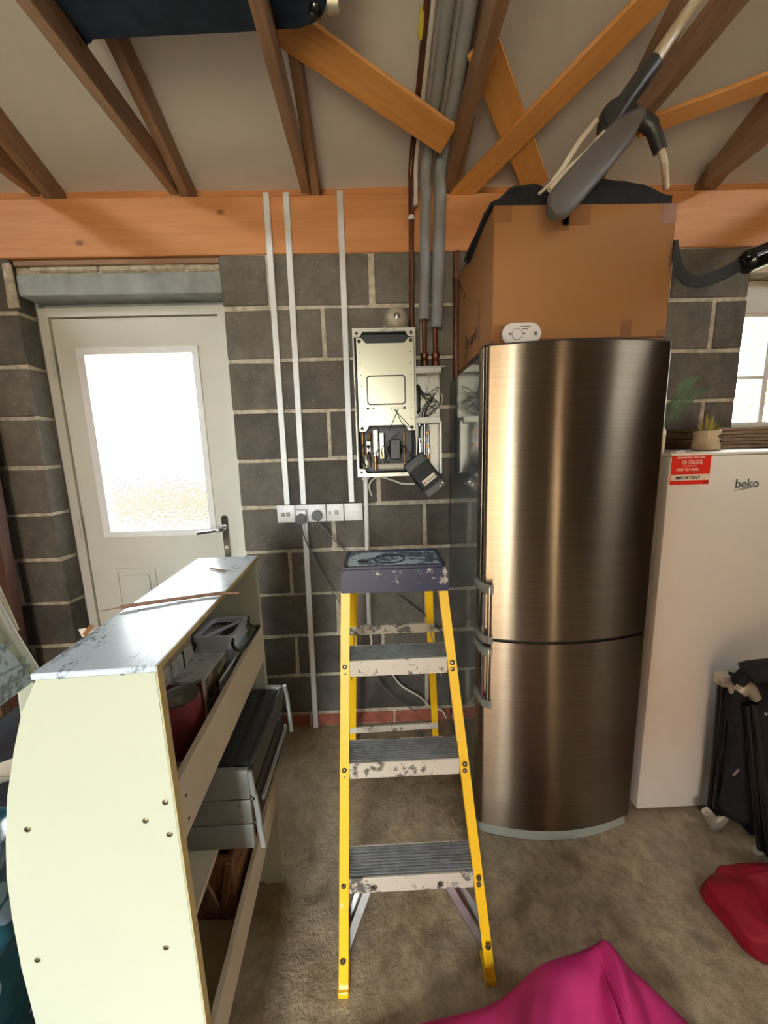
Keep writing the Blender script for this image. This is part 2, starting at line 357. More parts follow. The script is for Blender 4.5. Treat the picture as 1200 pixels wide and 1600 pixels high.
# back wall: mortar bed with every block its own piece
wall = thing('wall_back', (0, 0, 0), None, None, kind='structure')
DX0, DX1 = -1.335, -0.44            # door opening
WX0, WX1, WZ0, WZ1 = 1.955, 3.0, 1.50, 2.20   # window opening
ZB = 2.315
def seg_ok(x0, x1, z0, z1):
    return True
boxes('mortar_bed', [((-2.4, 0.004, 0), (DX0-0.004, 0.104, ZB)), ((DX1+0.004, 0.004, 0), (WX0-0.004, 0.104, ZB)), ((DX0, 0.03, 2.22), (DX1, 0.2, ZB)),
                     ((WX0, 0.006, 0), (WX1, 0.104, WZ0-0.01)), ((WX0, 0.006, WZ1+0.01), (WX1, 0.104, ZB)), ((WX1, 0.006, 0), (3.6, 0.104, ZB))], 'mortar', wall)
rows = [(0.08+0.0, 0.30)]+[(0.30+0.225*k, 0.525+0.225*k) for k in range(9)]
for ri, (z0, z1) in enumerate(rows):
    z1 = min(z1, ZB+0.0)
    phase0 = 0.0 if ri % 2 == 0 else -0.225
    cells = [(phase0+0.45*k, phase0+0.45*k+0.45, DX1, 3.6) for k in range(-2, 9)]
    cells += [(DX0-0.45*(k+1)-(0.225 if ri % 2 else 0), DX0-0.45*k-(0.225 if ri % 2 else 0), -2.4, DX0) for k in range(-1, 3)]
    for x0, x1, a, b_ in cells:
        if True:
            p, q_ = max(x0, a), min(x1, b_)
            if q_-p < 0.05: continue
            parts = [(p, q_)]
            if z1 > WZ0+0.02 and z0 < WZ1-0.02:
                parts = [(u, w) for u, w in ((p, min(q_, WX0)), (max(p, WX1), q_)) if w-u > 0.05]
            for u, w in parts:
                g0 = 0.0 if abs(u-DX1) < 1e-6 or abs(u-WX1) < 1e-6 else 0.008
                g1 = 0.0 if abs(w-DX0) < 1e-6 or abs(w-WX0) < 1e-6 else 0.008
                if ri == 9: g0, g1 = g0*1.6, g1*1.6
                dz = random.uniform(-0.0015, 0.0015); dy = random.uniform(-0.0015, 0.002)
                box('concrete_block', (u+g0, dy, z0+0.007+dz), (w-g1, 0.1, z1-0.007+dz if ri < 9 else z1), 'block', wall, 0.005, 1, 0.0025)
for k in range(-10, 16):
    x0 = 0.05+0.225*k; x1 = x0+0.225
    if x0 > DX0-0.1 and x1 < DX1+0.1: continue
    box('brick', (x0+0.005, -0.002, 0.004), (x1-0.005, 0.1, 0.07), 'brick', wall, 0.003, 1, 0.0015)
# lintel and packing over the door
box('lintel', (DX0-0.0, 0.02, 2.175), (DX1+0.002, 0.14, 2.262), 'lintel', wall, 0.004)
for a, b_ in ((-1.27, -0.98), (-0.97, -0.60), (-0.585, -0.445)):
    box('mortar_packing', (a, 0.018, 2.268), (b_, 0.10, 2.292), 'mortar', wall, 0.006, 1, 0.003)
box('packing_strip', (-1.33, 0.012, 2.292), (-0.442, 0.12, 2.314), 'wood_truss', wall, 0.002)
box('plaster_smear', (DX0-0.035, -0.003, 2.12), (DX0+0.002, 0.02, 2.30), 'mortar', wall, 0.008, 1, 0.006)
# side and front walls, garage opening behind the photographer
box('wall_left', (-2.52, -4.7, 0), (-2.4, 0.2, 3.2), 'inner_wall')['kind'] = 'structure'
box('wall_right', (3.6, -4.7, 0), (3.72, 0.2, 3.2), 'inner_wall')['kind'] = 'structure'
boxes('wall_front', [((-2.5, -4.82, 0), (-1.05, -4.7, 3.2)), ((2.02, -4.82, 0), (3.7, -4.7, 3.2)), ((0.05, -4.82, 0), (1.86, -4.7, 3.2)), ((-1.05, -4.82, 2.1), (2.02, -4.7, 3.2))], 'inner_door')['kind'] = 'structure'
# sloping ceiling under the roof, two slopes to a ridge
SL = 0.42; Z0C = 2.685; YR = -2.3; ZR = Z0C-SL*YR
bm = bmesh.new()
for p in (((-2.5, 0.45), (3.7, YR)), ((-2.5, YR), (3.7, -4.9))):
    (xa, ya), (xb, yb) = p; nx, ny = 60, 30
    g = [[None]*(nx+1) for _ in range(ny+1)]
    for j in range(ny+1):
        for i in range(nx+1):
            x = xa+(xb-xa)*i/nx; y = ya+(yb-ya)*j/ny
            z = Z0C-SL*y if y > YR else ZR+SL*(y-YR)
            z += 0.012*noise.noise(Vector((x*1.1, y*7, 0)))+(0.006 if int((y+5)/0.4) % 2 else 0)
            g[j][i] = bm.verts.new((x, y, z))
    for j in range(ny):
        for i in range(nx): bm.faces.new((g[j][i], g[j][i+1], g[j+1][i+1], g[j+1][i]))
me = bm_mesh(bm, 'ceiling', 60); ce = link('ceiling', me, 'ceiling'); ce['kind'] = 'structure'
sm = ce.modifiers.new('thickness', 'SOLIDIFY'); sm.thickness = 0.03; sm.offset = 0
box('trim_1', (-2.4, 0.10, 2.40), (3.6, 0.125, 2.64), 'wood_beam')['kind'] = 'structure'
boxes('leak_blocking_reveal', [((-1.50, 0.104, 0), (-1.325, 0.20, 2.25)), ((-0.468, 0.104, 0), (-0.35, 0.20, 2.25)), ((-1.5, 0.14, 2.145), (-0.35, 0.20, 2.33)),
                      ((1.85, 0.104, 1.3), (WX0+0.005, 0.20, 2.33)), ((WX0, 0.104, WZ1-0.005), (WX1, 0.20, 2.33)), ((WX0, 0.104, 1.3), (WX1, 0.20, WZ0+0.005)), ((WX1-0.005, 0.104, 1.3), (3.1, 0.2, 2.33))], 'lintel', wall)  # added behind the wall to stop light leaking round the frames
# ---- door
dr = thing('door_1', (-0.9, 0.12, 0), None, None, kind='structure')
YF = 0.10
prism('door_frame', [(-1.33, 0.0), (-0.462, 0.0), (-0.462, 2.152), (-1.33, 2.152)], YF, YF+0.07, 'y', 'door_white', dr, 0.0,
      hole=[(-1.288, 0.004), (-0.506, 0.004), (-0.506, 2.112), (-1.288, 2.112)])
GX0, GX1, GZ0, GZ1 = -1.15, -0.645, 1.085, 1.945
prism('door_leaf', [(-1.284, 0.006), (-0.510, 0.006), (-0.510, 2.107), (-1.284, 2.107)], YF+0.012, YF+0.055, 'y', 'door_white', dr, 0,
      hole=[(GX0-0.01, GZ0-0.01), (GX1+0.01, GZ0-0.01), (GX1+0.01, GZ1+0.01), (GX0-0.01, GZ1+0.01)])
prism('glazing_bead', [(GX0-0.036, GZ0-0.03), (GX1+0.03, GZ0-0.03), (GX1+0.03, GZ1+0.03), (GX0-0.036, GZ1+0.03)], YF+0.002, YF+0.03, 'y', 'white_plastic', dr, 0,
      hole=[(GX0, GZ0), (GX1, GZ0), (GX1, GZ1), (GX0, GZ1)])
box('glass_pane', (GX0-0.004, YF+0.030, GZ0-0.004), (GX1+0.004, YF+0.036, GZ1+0.004), 'glass', dr)
prism('raised_panel', rrect(-1.165, 0.22, -0.955, 0.885, 0.012), YF+0.006, YF+0.014, 'y', 'door_white', dr, 0,
      hole=rrect(-1.15, 0.235, -0.97, 0.87, 0.01))
prism('raised_panel', rrect(-1.13, 0.255, -0.99, 0.85, 0.012), YF+0.004, YF+0.014, 'y', 'door_white', dr, 0.002)
box('raised_panel', (-0.86, YF+0.004, 0.22), (-0.65, YF+0.014, 0.75), 'door_white', dr, 0.003)
for z in (1.90, 1.10, 0.25):
    tube('hinge', [(-1.288, YF-0.004, z-0.06), (-1.288, YF-0.004, z+0.06)], 0.007, 'zinc', dr, 8)
prism('door_gap_backing', [(-1.2885, 0.001), (-0.5055, 0.001), (-0.5055, 2.1125), (-1.2885, 2.1125)], YF+0.034, YF+0.05, 'y', 'gasket', dr, 0, hole=[(-1.27, 0.02), (-0.53, 0.02), (-0.53, 2.09), (-1.27, 2.09)])  # dark frame added behind the leaf so its gap reads as shade
hp = prism('handle_plate', rrect(-0.585, 0.90, -0.552, 1.15, 0.012), YF+0.002, YF+0.013, 'y', 'chrome', dr, 0.002, 40); 
tube('lever', [(-0.568, YF+0.0, 1.085), (-0.568, YF-0.04, 1.085), (-0.60, YF-0.052, 1.083), (-0.69, YF-0.05, 1.072)], [0.009]*25, 'chrome', dr, 10)
lathe('key_cylinder', [(0.009, 0), (0.009, 0.012)], (-0.568, YF+0.004, 0.985), 'zinc', dr, 14, 'y')
# ---- window
wd = thing('window_1', (2.47, 0.1, 1.5), None, None, kind='structure')
prism('window_frame', [(WX0, WZ0), (WX1, WZ0), (WX1, WZ1), (WX0, WZ1)], 0.075, 0.14, 'y', 'door_white', wd, 0, hole=[(WX0+0.045, WZ0+0.03), (WX1-0.05, WZ0+0.03), (WX1-0.05, WZ1-0.14), (WX0+0.045, WZ1-0.14)])
prism('casement', [(WX0+0.045, WZ0+0.03), (WX1-0.05, WZ0+0.03), (WX1-0.05, WZ1-0.14), (WX0+0.045, WZ1-0.14)], 0.09, 0.13, 'y', 'white_plastic', wd, 0, hole=[(WX0+0.062, WZ0+0.045), (WX1-0.065, WZ0+0.045), (WX1-0.065, WZ1-0.155), (WX0+0.062, WZ1-0.155)])
for x in (2.185, 2.44, 2.70):
    box('glazing_bar', (x-0.014, 0.092, WZ0+0.04), (x+0.014, 0.128, WZ1-0.15), 'white_plastic', wd, 0.003)
box('glazing_bar', (WX0+0.05, 0.094, 1.755), (WX1-0.06, 0.126, 1.773), 'white_plastic', wd, 0.003)
for x0, x1 in ((WX0+0.06, 2.175), (2.195, 2.43), (2.45, 2.69), (2.71, WX1-0.062)):
    for z0, z1 in ((WZ0+0.043, 1.758), (1.77, WZ1-0.153)):
        box('window_pane', (x0, 0.106, z0), (x1, 0.112, z1), 'glass_small', wd)
box('window_sill', (WX0, 0.0, WZ0-0.02), (WX1, 0.08, WZ0), 'door_white', wd, 0.003)
# ---- outdoors
box('gravel_yard', (-14, 0.3, -0.3), (18, 10, -0.06), 'gravel')['kind'] = 'structure'
box('driveway', (-16, -22, -0.2), (18, -4.7, -0.03), 'driveway')['kind'] = 'structure'
def shrub(name, c, r, label):
    bm = bmesh.new(); bmesh.ops.create_icosphere(bm, subdivisions=4, radius=1)
    for v in bm.verts:
        d = 1+0.28*noise.noise(v.co*3+Vector(c))+0.12*noise.noise(v.co*9)
        v.co = Vector((v.co.x*r[0]*d+c[0], v.co.y*r[1]*d+c[1], max(-0.06, v.co.z*r[2]*d+c[2])))
    tag(link(name, bm_mesh(bm, name, 80), 'foliage'), label, 'hedge')
shrub('hedge', (10.5, 8.6, 1.6), (5.0, 0.9, 3.6), 'yellow-green hedge outside, seen through the right window')
hw = box('boundary_wall', (-9.0, 5.0, -0.06), (-0.5, 5.2, 1.12), 'render_wall'); tag(hw, 'pale garden wall blurred behind the frosted door glass', 'wall')
hs = box('reflection_house', (0.6, -16, -0.05), (12.0, -12, 6.2), 'outer_brick'); tag(hs, 'brick house added across the driveway to darken the fridge reflection', 'house')  # added out of view to darken what the steel doors reflect
hs = box('reflection_block', (-14.0, -17, -0.05), (-2.6, -13, 5.0), 'outer_brick'); tag(hs, 'brown brick block added across the driveway to shape the fridge reflection', 'house')  # added out of view, leaving a sky gap as the bright reflection
# ================================================================== ROOF TIMBER
bt = tag(box('wall_plate_beam', (-2.38, -0.0, 2.318), (3.58, 0.09, 2.545), 'wood_beam', None, 0.003), 'thick orange pine beam lying along the top of the block wall', 'beam')
truss_lab = {-1.175: 'roof truss at the far left corner, dark and partly out of frame', -0.60: 'roof truss above the white glazed door', -0.045: 'roof truss between the door and the pipes',
             0.565: 'roof truss just right of the grey lagged pipes', 1.175: 'roof truss above the cardboard box', 1.71: 'roof truss above the window, rightmost of the trusses',
             2.3: 'roof truss beyond the right edge above the window', -1.78: 'roof truss beyond the far left edge'}
for x, lab in truss_lab.items():
    t = thing('roof_truss', (x, 0, 2.55), lab, 'roof truss', 'timber roof trusses')
    x2 = x+0.0
    bar('ceiling_tie', (x, -0.0, 2.596), (x, -4.6, 2.596), 0.036, 0.088, 'wood_truss', t)
    bar('rafter', (x+0.037, 0.10, 2.615-SL*0.10), (x+0.037, YR, 2.615-SL*YR), 0.036, 0.10, 'wood_truss', t)
    bar('rafter', (x+0.037, YR, 2.615-SL*YR), (x+0.037, -4.65, 2.615+SL*(YR*2+4.65)-SL*YR*2-2*SL*(4.65+YR)), 0.036, 0.10, 'wood_truss', t)
    bar('web', (x+0.074, -1.1, 2.64), (x+0.074, -1.35, 3.10), 0.034, 0.07, 'wood_truss', t, Vector((0, 1, 0)))
    bar('web', (x+0.074, -1.6, 2.64), (x+0.074, YR, 3.42), 0.034, 0.07, 'wood_truss', t, Vector((0, 1, 0)))
PLB = (2.548, -SL)
nb = Vector((0, SL, 1)).normalized()
def brace(a, b, w, label, off=0.0):
    p, q_ = at(*a, pl=(PLB[0]+off, PLB[1])), at(*b, pl=(PLB[0]+off, PLB[1]))
    tag(bar('roof_brace', p, q_, w, 0.02, 'wood_brace', None, nb), label, 'brace', 'diagonal roof braces')
brace((300, -60), (700, 218), 0.098, 'long orange diagonal brace running down to the grey pipes')
brace((712, 312), (1040, -22), 0.085, 'orange diagonal brace rising right, above the cardboard box', 0.0)
brace((752, 66), (838, 292), 0.10, 'orange brace crossing behind the taller brace beside the pipes', 0.022)
brace((1000, 200), (1235, 115), 0.06, 'orange brace at the upper right, rising above the window')
# ================================================================== PIPES AND TRUNKING
def roofpipe(name, x0, z0, x1, r, mat, label, yw=-0.045, extra=None, r1=None):
    z0c = 2.655 - (0.0 if r < 0.02 else 0.0)
    pts = [(x0, yw, z0), (x0+(x1-x0)*0.55, yw, 2.48), (x0+(x1-x0)*0.62, yw-0.01, 2.60), (x1, yw-0.08, 2.66), (x1+0.01, yw-0.40, 2.80), (x1+0.02, -1.3, 3.17)]
    o = tube(name, pts, r, mat, None, 14); return tag(o, label, 'pipe', None)
gb = roofpipe('brown_pipe', 0.395, 1.86, 0.405, 0.011, 'brown_pipe', 'thin brown metal pipe rising left of the grey lagged pipes')
lathe('pipe_clip', [(0.015, -0.008), (0.017, 0), (0.015, 0.008)], (0.40, -0.045, 2.425), 'white_plastic', gb, 14)
lathe('tape_marker', [(0.013, -0.03), (0.014, 0), (0.013, 0.03)], (0, 0, 0), 'tag_yellow', gb, 12, M4=None).matrix_basis = Matrix.Translation(Vector((0.407, -0.40, 2.785))-Vector(gb['_off'])) @ Matrix.Rotation(math.radians(67), 4, 'X')
gp = roofpipe('lagged_pipe', 0.450, 2.02, 0.47, 0.0225, 'lagging', 'left one of two grey foam-lagged pipes above the boiler', -0.05)
tube('bare_copper', [(0.450, -0.05, 1.86), (0.450, -0.05, 2.03)], 0.0105, 'copper', gp, 12)
gp = roofpipe('lagged_pipe', 0.505, 1.985, 0.535, 0.026, 'lagging', 'right one of two grey foam-lagged pipes above the boiler', -0.05)
tube('bare_copper', [(0.500, -0.05, 1.86), (0.500, -0.05, 1.99)], 0.0105, 'copper', gp, 12)
tag(roofpipe('white_pipe', 0.416, 2.50, 0.424, 0.009, 'white_plastic', 'slim pale pipe squeezed between the brown pipe and the lagging'), None, None)
dp = tube('drop_pipe', [(0.60, -0.03, 2.30), (0.595, -0.03, 0.02)], 0.016, 'brown_pipe', None, 12); tag(dp, 'dark brown pipe running down the wall behind the fridge', 'pipe')
for z in (2.2, 1.75): lathe('pipe_clip', [(0.018, -0.01), (0.02, 0), (0.018, 0.01)], (0.599, -0.03, z), 'brown_pipe', dp, 12)
def trunk(x0, z0, x1, z1, w, label, front=-0.016):
    t = bar('cable_trunking', (x0, front/2, z0), (x1, front/2, z1), 0.02, w, 'white_plastic', None, Vector((1, 0, 0)), 0.002)
    return tag(t, label, 'trunking', 'white cable trunking on the block wall')
def tr(xt, zt, xb, zb, w, label):
    t = box('cable_trunking', (-w/2, -0.018, zb), (w/2, 0.0, zt), 'white_plastic', None, 0.002)
    for v in t.data.vertices: v.co.x += xt*((v.co.z-(zb-zt)/2)/(zt-zb))+xb*(1-(v.co.z-(zb-zt)/2)/(zt-zb)) if True else 0
    return tag(t, label, 'trunking', 'white cable trunking on the block wall')
tr(-0.212, 2.548, -0.216, 1.212, 0.026, 'leftmost white cable trunking, from beam down to the sockets')
tr(-0.127, 2.548, -0.137, 1.212, 0.026, 'middle of the three white trunkings between beam and sockets')
tr(0.101, 2.552, 0.095, 1.214, 0.026, 'white cable trunking nearest the boiler, from beam to blank plate')
tr(-0.137, 1.13, -0.149, 0.003, 0.026, 'white cable trunking running from the sockets down to the floor')
cp = tube('conduit_pipe', [(0.166, -0.017, 1.345), (0.156, -0.017, 0.55)], 0.0115, 'white_plastic', None, 14); tag(cp, 'round white conduit pipe hanging below the boiler', 'pipe')
lathe('collar', [(0.018, -0.012), (0.019, 0), (0.018, 0.012)], (0.166, -0.0195, 1.335), 'white_plastic', cp, 16)
lathe('collar', [(0.014, -0.01), (0.017, 0), (0.014, 0.01)], (0.156, -0.0195, 0.56), 'white_plastic', cp, 16)
tube('loose_cable', [(0.156, -0.02, 0.555), (0.166, -0.03, 0.49), (0.15, -0.03, 0.45), (0.17, -0.02, 0.40)], 0.005, 'white_cable', cp, 8)
# ---- wiring accessories
def plate(name, x0, x1, label):
    t = thing(name, ((x0+x1)/2, 0, 1.168), label, 'socket', 'white plates in one row on the block wall')
    box('back_box', (x0+0.002, -0.022, 1.129), (x1-0.002, 0.0, 1.208), 'white_plastic', t, 0.002)
    box('face_plate', (x0, -0.031, 1.126), (x1, -0.022, 1.211), 'white_plastic', t, 0.003, 2)
    return t
s = plate('data_socket', -0.263, -0.179, 'white twin data plate, leftmost in the row of wall plates')
for x in (-0.235, -0.211): box('data_port', (x-0.009, -0.034, 1.157), (x+0.009, -0.030, 1.177), 'dome', s, 0.001)
s = plate('double_socket', -0.176, -0.030, 'white double power socket holding two dark plugs')
for x in (-0.120, -0.086): box('rocker_switch', (x-0.008, -0.035, 1.188), (x+0.008, -0.030, 1.203), 'white_plastic', s, 0.001)
box('adaptor', (-0.170, -0.062, 1.142), (-0.120, -0.031, 1.190), 'white_plastic', s, 0.004, 2)
s = plate('fused_spur', -0.027, 0.055, 'white switched fuse plate, third in the row of wall plates')
box('rocker_switch', (-0.001+0.012, -0.036, 1.158), (0.030, -0.030, 1.180), 'dome', s, 0.002); box('fuse_holder', (-0.015, -0.033, 1.158), (-0.006, -0.030, 1.176), 'dome', s, 0.001)
s = plate('blank_plate', 0.058, 0.146, 'blank white wall plate, rightmost in the row, nearest the conduit pipe')
box('moulded_lip', (0.064, -0.033, 1.163), (0.140, -0.030, 1.170), 'white_plastic', s, 0.001)
def plug(x, z, pts, label, y0=-0.0318):
    t = thing('mains_plug', (x, y0, z), label, 'plug')
    prism('plug_body', [(x-0.024, z+0.004), (x-0.018, z+0.018), (x-0.006, z+0.025), (x+0.006, z+0.025), (x+0.018, z+0.018), (x+0.024, z+0.004), (x+0.022, z-0.016), (x+0.009, z-0.024), (x-0.009, z-0.024), (x-0.022, z-0.016)], y0-0.032, y0, 'y', 'plug', t, 0.003, 40)
    tube('flex', [(x, y0-0.02, z-0.022)]+pts, 0.0035, 'cable', t, 8, n=8)
plug(-0.143, 1.150, [tuple(at(478, 845, y=-0.06)), tuple(at(505, 900, y=-0.05)), tuple(at(536, 952, y=-0.05)), tuple(at(552, 1000, y=-0.06)), tuple(at(600, 1075, y=-0.05)), tuple(at(650, 1112, y=-0.04))], 'dark plug in the left socket on its white adaptor, grey flex', -0.063)
plug(-0.072, 1.160, [tuple(at(508, 828, y=-0.06)), tuple(at(528, 850, y=-0.05)), tuple(at(560, 878, y=-0.04)), tuple(at(612, 922, y=-0.04)), tuple(at(668, 966, y=-0.03)), tuple(at(700, 1000, y=-0.03))], 'dark plug in the right socket, grey flex trailing right behind the ladder')
tag(tube('loose_flex', [tuple(at(612, 1052, y=-0.02)), tuple(at(628, 1072, y=-0.03)), tuple(at(655, 1088, y=-0.04)), tuple(at(672, 1104, y=-0.04)), tuple(at(690, 1110, y=-0.045)), tuple(at(697, 1122, y=-0.05))], 0.004, 'white_cable', None, 8), 'pale loose cable low on the wall behind the ladder', 'cable')
# ================================================================== BOILER
BY = -0.15
bo = thing('boiler', (0.32, 0, 1.35), 'gas boiler with its cover off, silver panel and exposed wiring', 'boiler')
X0, X1, ZB0, ZB1 = 0.137, 0.397, 1.347, 1.957
boxes('casing', [((X0, BY+0.006, ZB0), (X0+0.008, 0, ZB1)), ((X1-0.008, BY+0.006, ZB0), (X1, 0, ZB1)), ((X0, BY+0.006, ZB0), (X1, 0, ZB0+0.012)), ((X0, BY+0.006, ZB1-0.012), (X1, 0, ZB1)), ((X0, -0.02, ZB0), (X1, -0.002, ZB1))], 'boiler_black', bo)
box('upper_recess', (X0+0.008, BY+0.03, 1.86), (X1-0.008, -0.03, ZB1-0.014), 'boiler_black', bo)
prism('front_rim', [(X0-0.002, ZB0-0.004), (X1+0.002, ZB0-0.004), (X1+0.002, ZB1+0.004), (X0-0.002, ZB1+0.004)], BY-0.002, BY+0.006, 'y', 'zinc', bo, 0, hole=[(X0+0.003, ZB0+0.012), (X1-0.003, ZB0+0.012), (X1-0.003, ZB1-0.010), (X0+0.003, ZB1-0.010)])
for x, z, sx, sz in ((X0, ZB1, 1, -1), (X1, ZB1, -1, -1), (X0, ZB0, 1, 1), (X1, ZB0, -1, 1)):
    tb = prism('corner_tab', [(x+sx*0.002, z), (x+sx*0.045, z), (x+sx*0.030, z+sz*0.030), (x+sx*0.002, z+sz*0.034)], BY-0.004, BY+0.001, 'y', 'zinc', bo)
    lathe('screw', [(0.006, 0), (0.006, 0.004)], (x+sx*0.016, BY-0.003, z+sz*0.017), 'gasket', tb, 12, 'y')
PX0, PX1, PZ0, PZ1 = 0.151, 0.389, 1.552, 1.905
pts = [(PX0, PZ0-0.012), (PX0+0.028, PZ0-0.012), (PX0+0.042, PZ0+0.012), (PX1-0.042, PZ0+0.012), (PX1-0.028, PZ0-0.012), (PX1, PZ0-0.012), (PX1, PZ1+0.012), (PX1-0.020, PZ1+0.012), (PX1-0.040, PZ1-0.010), (PX0+0.040, PZ1-0.010), (PX0+0.020, PZ1+0.012), (PX0, PZ1+0.012)]
pa = prism('front_panel', pts, BY-0.022, BY-0.008, 'y', 'boiler_panel', bo, 0.0)
fr = prism('display_surround', rrect(0.188, 1.648, 0.352, 1.768, 0.014), BY-0.026, BY-0.021, 'y', 'gasket', bo, 0, hole=rrect(0.193, 1.653, 0.347, 1.763, 0.011))
prism('display_plate', rrect(0.193, 1.653, 0.347, 1.763, 0.011), BY-0.024, BY-0.0215, 'y', 'boiler_panel', bo)
for x, z in ((PX0+0.012, PZ1), (PX1-0.012, PZ1), (PX0+0.012, PZ0), (PX1-0.012, PZ0)): lathe('screw', [(0.008, 0), (0.007, 0.005)], (x, BY-0.021, z), 'gasket', pa, 14, 'y')
for k in range(7):
    for x in (PX0+0.014, PX1-0.014): lathe('rivet', [(0.0025, 0), (0.0022, 0.002)], (x, BY-0.021, 1.59+0.045*k), 'gasket', pa, 8, 'y')
for x in (0.190, 0.202, 0.214, 0.292, 0.308, 0.322, 0.336, 0.346): lathe('terminal', [(0.006, 0), (0.005, 0.006)], (x, BY-0.021, 1.634), 'zinc' if 0.19 < x < 0.34 else 'gasket', pa, 10, 'y')
tubes('terminal_wire', [([(0.318, BY-0.03, 1.628), (0.30, BY-0.035, 1.59), (0.275, BY-0.03, 1.535)], 0.0016), ([(0.30, BY-0.03, 1.628), (0.34, BY-0.036, 1.585), (0.375, BY-0.03, 1.545)], 0.0016), ([(0.308, BY-0.03, 1.628), (0.33, BY-0.036, 1.575), (0.36, BY-0.03, 1.55)], 0.0016)], 'ink', bo)
# lower chamber
box('chamber_back', (X0+0.010, -0.035, ZB0+0.014), (X1-0.01, -0.022, 1.56), 'dark_plastic', bo)
lathe('fan_motor', [(0.030, 0), (0.034, 0.02), (0.034, 0.05), (0.02, 0.06)], (0.305, -0.05, 1.46), 'boiler_black', bo, 18, 'y')
box('fan_box', (0.282, -0.12, 1.415), (0.330, -0.05, 1.505), 'boiler_black', bo, 0.004)
box('gas_valve', (0.205, -0.12, 1.43), (0.232, -0.06, 1.55), 'zinc', bo, 0.004); box('gas_valve_label', (0.236, -0.125, 1.42), (0.256, -0.07, 1.535), 'boiler_panel', bo, 0.002)
box('printed_tag', (0.240, -0.127, 1.425), (0.252, -0.1251, 1.452), 'tag_yellow', bo)
box('bracket', (0.178, -0.125, 1.452), (0.196, -0.118, 1.498), 'enamel', bo, 0.001)
lathe('valve_knob', [(0.008, 0), (0.006, 0.008)], (0.187, -0.126, 1.475), 'ink', bo, 12, 'y')
lathe('expansion_can', [(0.016, 0), (0.018, 0.01), (0.018, 0.05), (0.012, 0.06)], (0.175, -0.09, 1.38), 'boiler_panel', bo, 16)
box('burner_cover', (0.225, -0.12, 1.37), (0.375, -0.05, 1.40), 'dome', bo, 0.006)
tubes('copper_pipework', [([(0.16, -0.07, 1.37), (0.16, -0.07, 1.54)], 0.006), ([(0.185, -0.08, 1.40), (0.18, -0.09, 1.46), (0.195, -0.08, 1.54)], 0.006), ([(0.215, -0.10, 1.37), (0.215, -0.10, 1.43)], 0.008), ([(0.35, -0.06, 1.40), (0.35, -0.06, 1.54)], 0.005)], 'brass', bo, 10)
rw = []
for k in range(14):
    x = random.uniform(0.16, 0.37); z = random.uniform(1.38, 1.44)
    rw.append(([(x, -0.11, z), (x+random.uniform(-0.04, 0.04), -0.13, z+random.uniform(-0.02, 0.06)), (x+random.uniform(-0.06, 0.06), -0.11, random.uniform(1.44, 1.56))], 0.0016))
tag(tubes('wire_bundle', rw, 'ink', bo), None, None, kind='stuff')
# right-hand section beside the casing
box('side_plate', (0.398, -0.035, 1.345), (0.520, -0.004, 1.80), 'zinc', bo, 0.001)
box('top_flange', (0.396, -0.12, 1.806), (0.532, -0.0, 1.812), 'alu', bo, 0.001); box('flange_front', (0.400, -0.112, 1.785), (0.515, -0.105, 1.806), 'zinc', bo, 0.0)
box('cross_bracket', (0.398, -0.11, 1.570), (0.510, -0.035, 1.598), 'zinc', bo, 0.002)
box('side_rail', (0.513, -0.09, 1.345), (0.519, -0.035, 1.58), 'alu', bo)
box('diverter_body', (0.400, -0.09, 1.62), (0.425, -0.04, 1.74), 'boiler_black', bo, 0.008, 2)
tubes('valve_pipework', [([(0.420, -0.08, 1.36), (0.420, -0.08, 1.57)], 0.006), ([(0.440, -0.09, 1.40), (0.442, -0.09, 1.57)], 0.008), ([(0.460, -0.08, 1.37), (0.460, -0.085, 1.46), (0.458, -0.08, 1.57)], 0.006)], 'chrome', bo, 10)
for z in (1.42, 1.47, 1.53): lathe('compression_nut', [(0.011, -0.008), (0.013, 0), (0.011, 0.008)], (0.455, -0.085, z), 'brass', bo, 6)
rw = []
for k in range(8):
    a = random.uniform(0, 6.28); cx, cz = 0.455+random.uniform(-0.02, 0.02), 1.68+random.uniform(-0.03, 0.04)
    rw.append(([(0.415, -0.07, random.uniform(1.60, 1.76)), (cx, -0.09-random.random()*0.02, cz), (cx+0.04, -0.08, cz+random.uniform(-0.04, 0.03)), (cx-0.01, -0.08, cz-0.06), (0.43+random.uniform(-0.01, 0.03), -0.08, 1.56)], 0.0017))
tag(tubes('side_wire_bundle', rw, 'ink', bo), None, None, kind='stuff')
tag(tubes('pale_wire', [([(0.47, -0.10, 1.80), (0.455, -0.10, 1.73), (0.45, -0.08, 1.69)], 0.0018), ([(0.46, -0.07, 1.69), (0.52, -0.07, 1.70), (0.525, -0.06, 1.66), (0.50, -0.06, 1.63)], 0.0016)], 'white_cable', bo), None, None)
for x in (0.450, 0.500):
    v = lathe('isolating_valve', [(0.012, -0.03), (0.017, -0.022), (0.017, 0), (0.013, 0.006), (0.018, 0.012), (0.018, 0.03), (0.012, 0.036)], (x, -0.05, 1.848), 'copper', bo, 12)
# dome on top
al = thing('alarm_dome', (0.33, -0.06, 1.961), 'small grey-beige dome with a silver centre screw on the boiler top', 'alarm')
lathe('dome_shell', [(0.001, 0.052), (0.028, 0.047), (0.044, 0.03), (0.053, 0.004), (0.053, -0.02)], (0.325, -0.08, 2.013), 'dome', al, 28, 'y')
box('dome_base', (0.272, -0.08, 1.962), (0.378, -0.03, 2.013), 'dome', al, 0.006, 2)
lathe('centre_screw', [(0.013, 0), (0.013, 0.005), (0.006, 0.008)], (0.325, -0.130, 2.013), 'chrome', al, 16, 'y')
